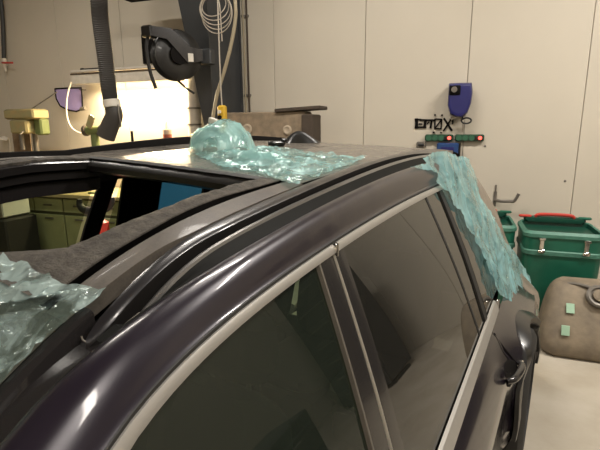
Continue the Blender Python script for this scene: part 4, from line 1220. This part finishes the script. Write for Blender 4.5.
MB().box((0, -.06, zd0-.42), (.24, .24, .03), .006).build('drill_table', 'machinedark', dr)
q, z = PX(57, 92, .45)
MB().cyl((.06, 0, zd1+.02), (q-s_, .1, z-BH), .008, n=6).build('lamp_arm', 'grey', dr)
# violet face shield on the wall
pts = []
t = wall_empty('face_shield', *(lambda q: (q[0], .09, q[1]))(PX(70, 99, .09)), label='violet tinted face shield with dark rim hung on the wall', cat='face shield')
s_, z_ = PX(70, 99, .06)
outl = [(56, 89), (69, 88.5), (82, 88), (83, 98), (83.5, 109), (78, 111.5), (70, 110), (62, 106), (57.5, 99)]
P2 = [(PX(u, v, .06)[0]-s_, PX(u, v, .06)[1]-z_) for u, v in outl]
MB().prism([(x, -.01-.03*math.cos(x*6), z) for x, z in P2], (0, .006, 0)).build('visor', 'purple', t)
MB().tube([(x, -.01-.03*math.cos(x*6), z) for x, z in P2+[P2[0]]], .011, n=6, sub=1).build('visor_rim', 'blackmat', t)
MB().tube([(P2[4][0]-.02, -.03, P2[4][1]), (P2[4][0]+.05, -.02, P2[4][1]+.01)], .025, n=8, sub=1).build('hinge_knob', 'grey', t)
MB().cyl((P2[2][0]-.02, .08, P2[2][1]-.02), (P2[2][0]-.02, -.03, P2[2][1]-.02), .008, n=8).build('wall_peg', 'grey', t)
# white cable from the shelf
pts = []
for u, v in ((71, 82), (68, 95), (67.5, 112), (72, 126), (82, 133), (95, 133), (103, 129)):
    a, z = PX(u, v, .28); pts.append((a, z))
o0 = pts[0]
t = wall_empty('lamp_cable', o0[0], .28, o0[1], label='white cable hanging in a loop from the lit shelf', cat='cable')
MB().tube([(a-o0[0], -.05*(i/6), z-o0[1]) for i, (a, z) in enumerate(pts)], .010, n=8).build('cable', 'whitecable', t)
MB().box((pts[-1][0]-o0[0]+.02, -.05, pts[-1][1]-o0[1]-.0), (.08, .04, .035), .01, Matrix.Rotation(.5, 3, 'Y')).build('cable_plug', 'whitecable', t)
# clamp lamp: small yellowish tool leaning by the hose
s_, z_ = PX(94, 128, .55)
t = wall_empty('bench_grinder', s_, .55, BH, label='small yellow green grinder on the bench below the exhaust hose', cat='grinder')
hz_ = z_-BH
MB().cyl((0, 0, 0), (0, 0, hz_-.08), .05, n=12).build('stand', 'machinedark', t)
MB().box((0, 0, 0.01), (.24, .2, .02), .004).build('foot', 'machinedark', t)
MB().cyl((-.10, 0, hz_-.03), (.10, 0, hz_-.03), .055, n=16).build('motor', 'machinedark', t)
for sx in (-.13, .13): MB().cyl((sx-.015, 0, hz_-.03), (sx+.015, 0, hz_-.03), .07, n=20).build('wheel', 'beamdark', t)
MB().box((.02, -.07, hz_+.08), (.10, .02, .16), .01, Matrix.Rotation(.5, 3, 'Y')).build('guard', 'machine', t)
# cartridge and marker on a box behind the car
s_, _ = PX(167, 130, .2)
_, zt_ = PX(167, 121.5, .2)
t = wall_empty('sealant_cartridge', s_, .2, BH, label='white sealant cartridge with red label standing on the bench', cat='cartridge')
hh = zt_-BH
MB().cyl((0, 0, 0), (0, 0, hh-.10), .055, n=18).build('cartridge_tube', 'tubewhite', t)
MB().cyl((0, 0, hh*.25), (0, 0, hh-.16), .0565, n=18, cap=False).build('cartridge_label', 'tubered', t)
MB().cyl((0, 0, hh-.10), (0, 0, hh), .035, .010, n=14).build('cartridge_nozzle', 'tubewhite', t)
s_, _ = PX(132, 135, .5); _, zt_ = PX(132, 131, .5)
t = wall_empty('metal_rod', s_, .5, BH, label='thin dark rod standing upright on the bench before the lit wall', cat='rod')
MB().cyl((0, 0, 0), (0, 0, zt_-BH), .016, n=10).build('rod', 'blackmat', t)
MB().cyl((0, 0, 0), (0, 0, .02), .06, n=14).build('rod_foot', 'blackmat', t)
# cardboard scraps at far left
for i, (u, v, rz, w_, h_) in enumerate(((3, 136, .5, .34, .22), (6, 141, -.35, .22, .10))):
    s_, z_ = PX(u, v, .68)
    t = wall_empty('cardboard_scrap', s_, (.42, .73)[i], BH, label=('brown cardboard flap on the bench at far left behind the drill', 'pale folded paper on the bench edge at far left')[i], cat='cardboard', group='scraps on the bench')
    zz_ = z_-BH
    MB().prism([(-w_/2, 0, 0), (w_/2, -.02, 0), (w_/2-.03, .03, zz_+h_*.3), (-w_*.1, .05, zz_+h_*.6), (-w_/2-.02, .03, zz_+h_*.25)], (0, .012, 0)).build('card_sheet', ('card', 'paper', 'card')[i], t)
    MB().prism([(-w_*.1, .05, zz_+h_*.6), (w_/2-.03, .03, zz_+h_*.3), (w_/2+.04, -.06, zz_+h_*.05), (0, -.08, zz_+h_*.3)], (0, 0, .008)).build('card_fold', ('card', 'paper', 'card')[i], t)
# exhaust extraction hose hanging over the bench
pts = []
for u, v in ((97, -40), (99, 0), (101, 25), (105.5, 60), (109, 90), (112, 106)):
    a, z = PX(u, v, 1.5); pts.append((a, z))
o0 = pts[-1]
ex = wall_empty('extraction_hose', o0[0], 1.5, o0[1], label='dark ribbed exhaust extraction hose hanging from the ceiling over the bench', cat='hose')
top = [(pts[0][0]-o0[0]-.05, 0, CZ-o0[1]-.02)]
MB().tube(top+[(a-o0[0], 0, z-o0[1]) for a, z in pts], lambda q: .078-.008*q, n=16, sub=34, rib=.045).build('ribbed_hose', 'duct', ex)
MB().lathe([(.072, -.06), (.082, -.055), (.082, .01), (.072, .015)], (0.005, 0, 0), (.12, 0, -1), 20).build('cuff', 'lightgrey', ex)
n1 = PX(114, 116, 1.5); n2 = PX(107, 137, 1.5)
MB().tube([(0.01, 0, -.02), (n1[0]-o0[0], 0, n1[1]-o0[1]), ((n1[0]+n2[0])/2-o0[0], -.01, (n1[1]+n2[1])/2-o0[1]), (n2[0]-o0[0], -.02, n2[1]-o0[1])], lambda q: .078+.012*q, n=16, sub=5).build('nozzle', 'duct', ex)
MB().tube([(.09, -.02, .01), (.10, -.03, -.06), (.11, -.03, -.18), (.10, -.03, -.2)], .007, n=6).build('nozzle_wire', 'grey', ex)
# upper left: pipe drop with red valve lever
s_, z_ = PX(4, 60, .06)
pv = wall_empty('valve_pipe', s_, .06, z_, label='dark vertical pipe with a red valve lever at upper left', cat='pipe')
a, z = PX(1, 0, .06)
MB().tube([(a-s_-.02, 0, CZ-z_), (a-s_, 0, z-z_), (0, 0, .0)], .028, n=10).build('pipe', 'steel', pv)
MB().cyl((0, 0, .02), (.005, 0, -.10), .035, n=12).build('valve_body', 'lightgrey', pv)
MB().cyl((0.005, 0, -.10), (.006, 0, -.16), .02, n=12).build('pipe_end', 'lightgrey', pv)
MB().tube([(.0, -.03, -.04), (.10, -.05, -.05), (.22, -.05, -.055)], .014, n=8).build('valve_lever', 'red', pv)
# dark tray at the top edge
s_, z_ = PX(145, -1, .45)
t = wall_empty('cable_tray', s_, .45, z_, label='dark cable tray at the top edge, left of the column', cat='tray')
MB().box((0, 0, .03), (.52, .16, .06), .01).build('tray_channel', 'blackmat', t)
MB().box((-.2, 0, .4), (.03, .03, .8), .003).build('tray_hanger', 'blackmat', t)
MB().box((.2, 0, .4), (.03, .03, .8), .003).build('tray_hanger', 'blackmat', t)

# ---- seen through the far side windows
# pale box on the floor before the bench
s_, z_ = PX(6, 213, 1.05)
t = wall_empty('white_crate', s_-.05, 1.05, 0, label='pale crate on a dark stand seen through the far front window', cat='crate')
_, zc_ = PX(6, 197, 1.05); _, zd_ = PX(6, 215, 1.05)
MB().box((0, 0, zd_+(zc_-zd_)/2), (.50, .40, zc_-zd_), .02).build('crate_body', 'white', t)
MB().box((0, 0, zc_-.015), (.53, .43, .03), .008).build('crate_lid', 'white', t)
MB().box((.20, -.205, (zc_+zd_)/2), (.10, .02, zc_-zd_-.04), .006).build('crate_handle', 'grey', t)
MB().box((0, 0, zd_/2), (.62, .46, zd_-.02), .02).build('crate_stand', 'rubber', t)
# dark fork stand
s_, z_ = PX(96, 206, 1.3)
t = wall_empty('fork_stand', s_, 1.3, 0, label='dark stand with a curved fork top before the workbench', cat='stand')
P3 = []
for u, v in ((79.5, 199), (80, 205), (85, 210), (96, 211), (106, 208), (111, 203), (112, 197)):
    a, z = PX(u, v, 1.3); P3.append((a-s_, -.0, z))
MB().tube(P3, lambda q: .026+.022*math.sin(math.pi*q), n=12).build('fork', 'rubber', t)
MB().cyl((0, 0, .0), (0, 0, P3[3][2]), .03, n=12).build('stand_post', 'rubber', t)
MB().box((0, 0, .015), (.4, .4, .03), .01).build('stand_foot', 'rubber', t)
s_, z_ = PX(97, 226, 1.6)
t = wall_empty('petrol_can', s_+.02, 1.6, 0, label='red can on the floor seen through the far window beside the pillar', cat='can')
MB().box((0, 0, z_/2+.04), (.20, .14, z_+.06), .03).build('can_body', 'red', t)
MB().cyl((.05, 0, z_+.06), (.05, 0, z_+.12), .025, n=12).build('can_cap', 'blackmat', t)
MB().tube([(-.07, 0, z_+.06), (-.04, 0, z_+.11), (.02, 0, z_+.06)], .012, n=8).build('can_handle', 'red', t)
# blue sheet
s_, z_ = PX(178, 195, 1.9)
t = wall_empty('blue_board', s_, 1.9, 0, label='leaning blue board standing beyond the far rear window', cat='board')
MB().box((-.12, .20, .67), (.74, .05, 1.36), .01, Matrix.Rotation(-.42, 3, 'X')).build('board_panel', 'bluesheet', t)
for x in (-.3, .3): MB().box((x, .1, .02), (.06, .9, .04), .006).build('board_foot', 'steel', t)
# unseen cabinets added on the right to darken reflections in windows and doors
for i, (x, y, w_, h_, rz_, lab) in enumerate(((1.75, .55, 1.3, 1.0, -math.pi/2, 'added dark cabinet for reflections, out of view beside the front door of the car'), (1.75, 1.95, 1.2, .85, -math.pi/2, 'low added dark cabinet for reflections, out of view beside the rear door of the car'), (2.5, 4.95, 1.1, 2.0, WA, 'tall added dark cabinet for reflections, out of view right of the green bins'), (4.6, 4.2, 1.1, 1.9, WA, 'added dark cabinet for reflections, out of view, farthest right along the back wall'))):
    t = empty('reflection_cabinet', (x, y, 0), rz_, label=lab, cat='cabinet', group='dark cabinets added for reflections, out of view')
    MB().box((0, 0, h_/2+.04), (w_, .5, h_-.08), .01).build('cabinet_body', 'steel', t)
    nn = int(h_/.26)
    for k in range(nn):
        d_ = MB().box((0, -.26, .18+k*(h_-.16)/nn), (w_-.06, .03, (h_-.16)/nn-.02), .006).build('drawer', 'steel', t)
        MB().box((0, -.285, .18+k*(h_-.16)/nn+.05), (w_*.6, .02, .02), .005).build('handle', 'grey', d_)
    for sx in (-1, 1): MB().box((sx*(w_/2-.06), 0, .02), (.08, .4, .04), .004).build('foot', 'rubber', t)
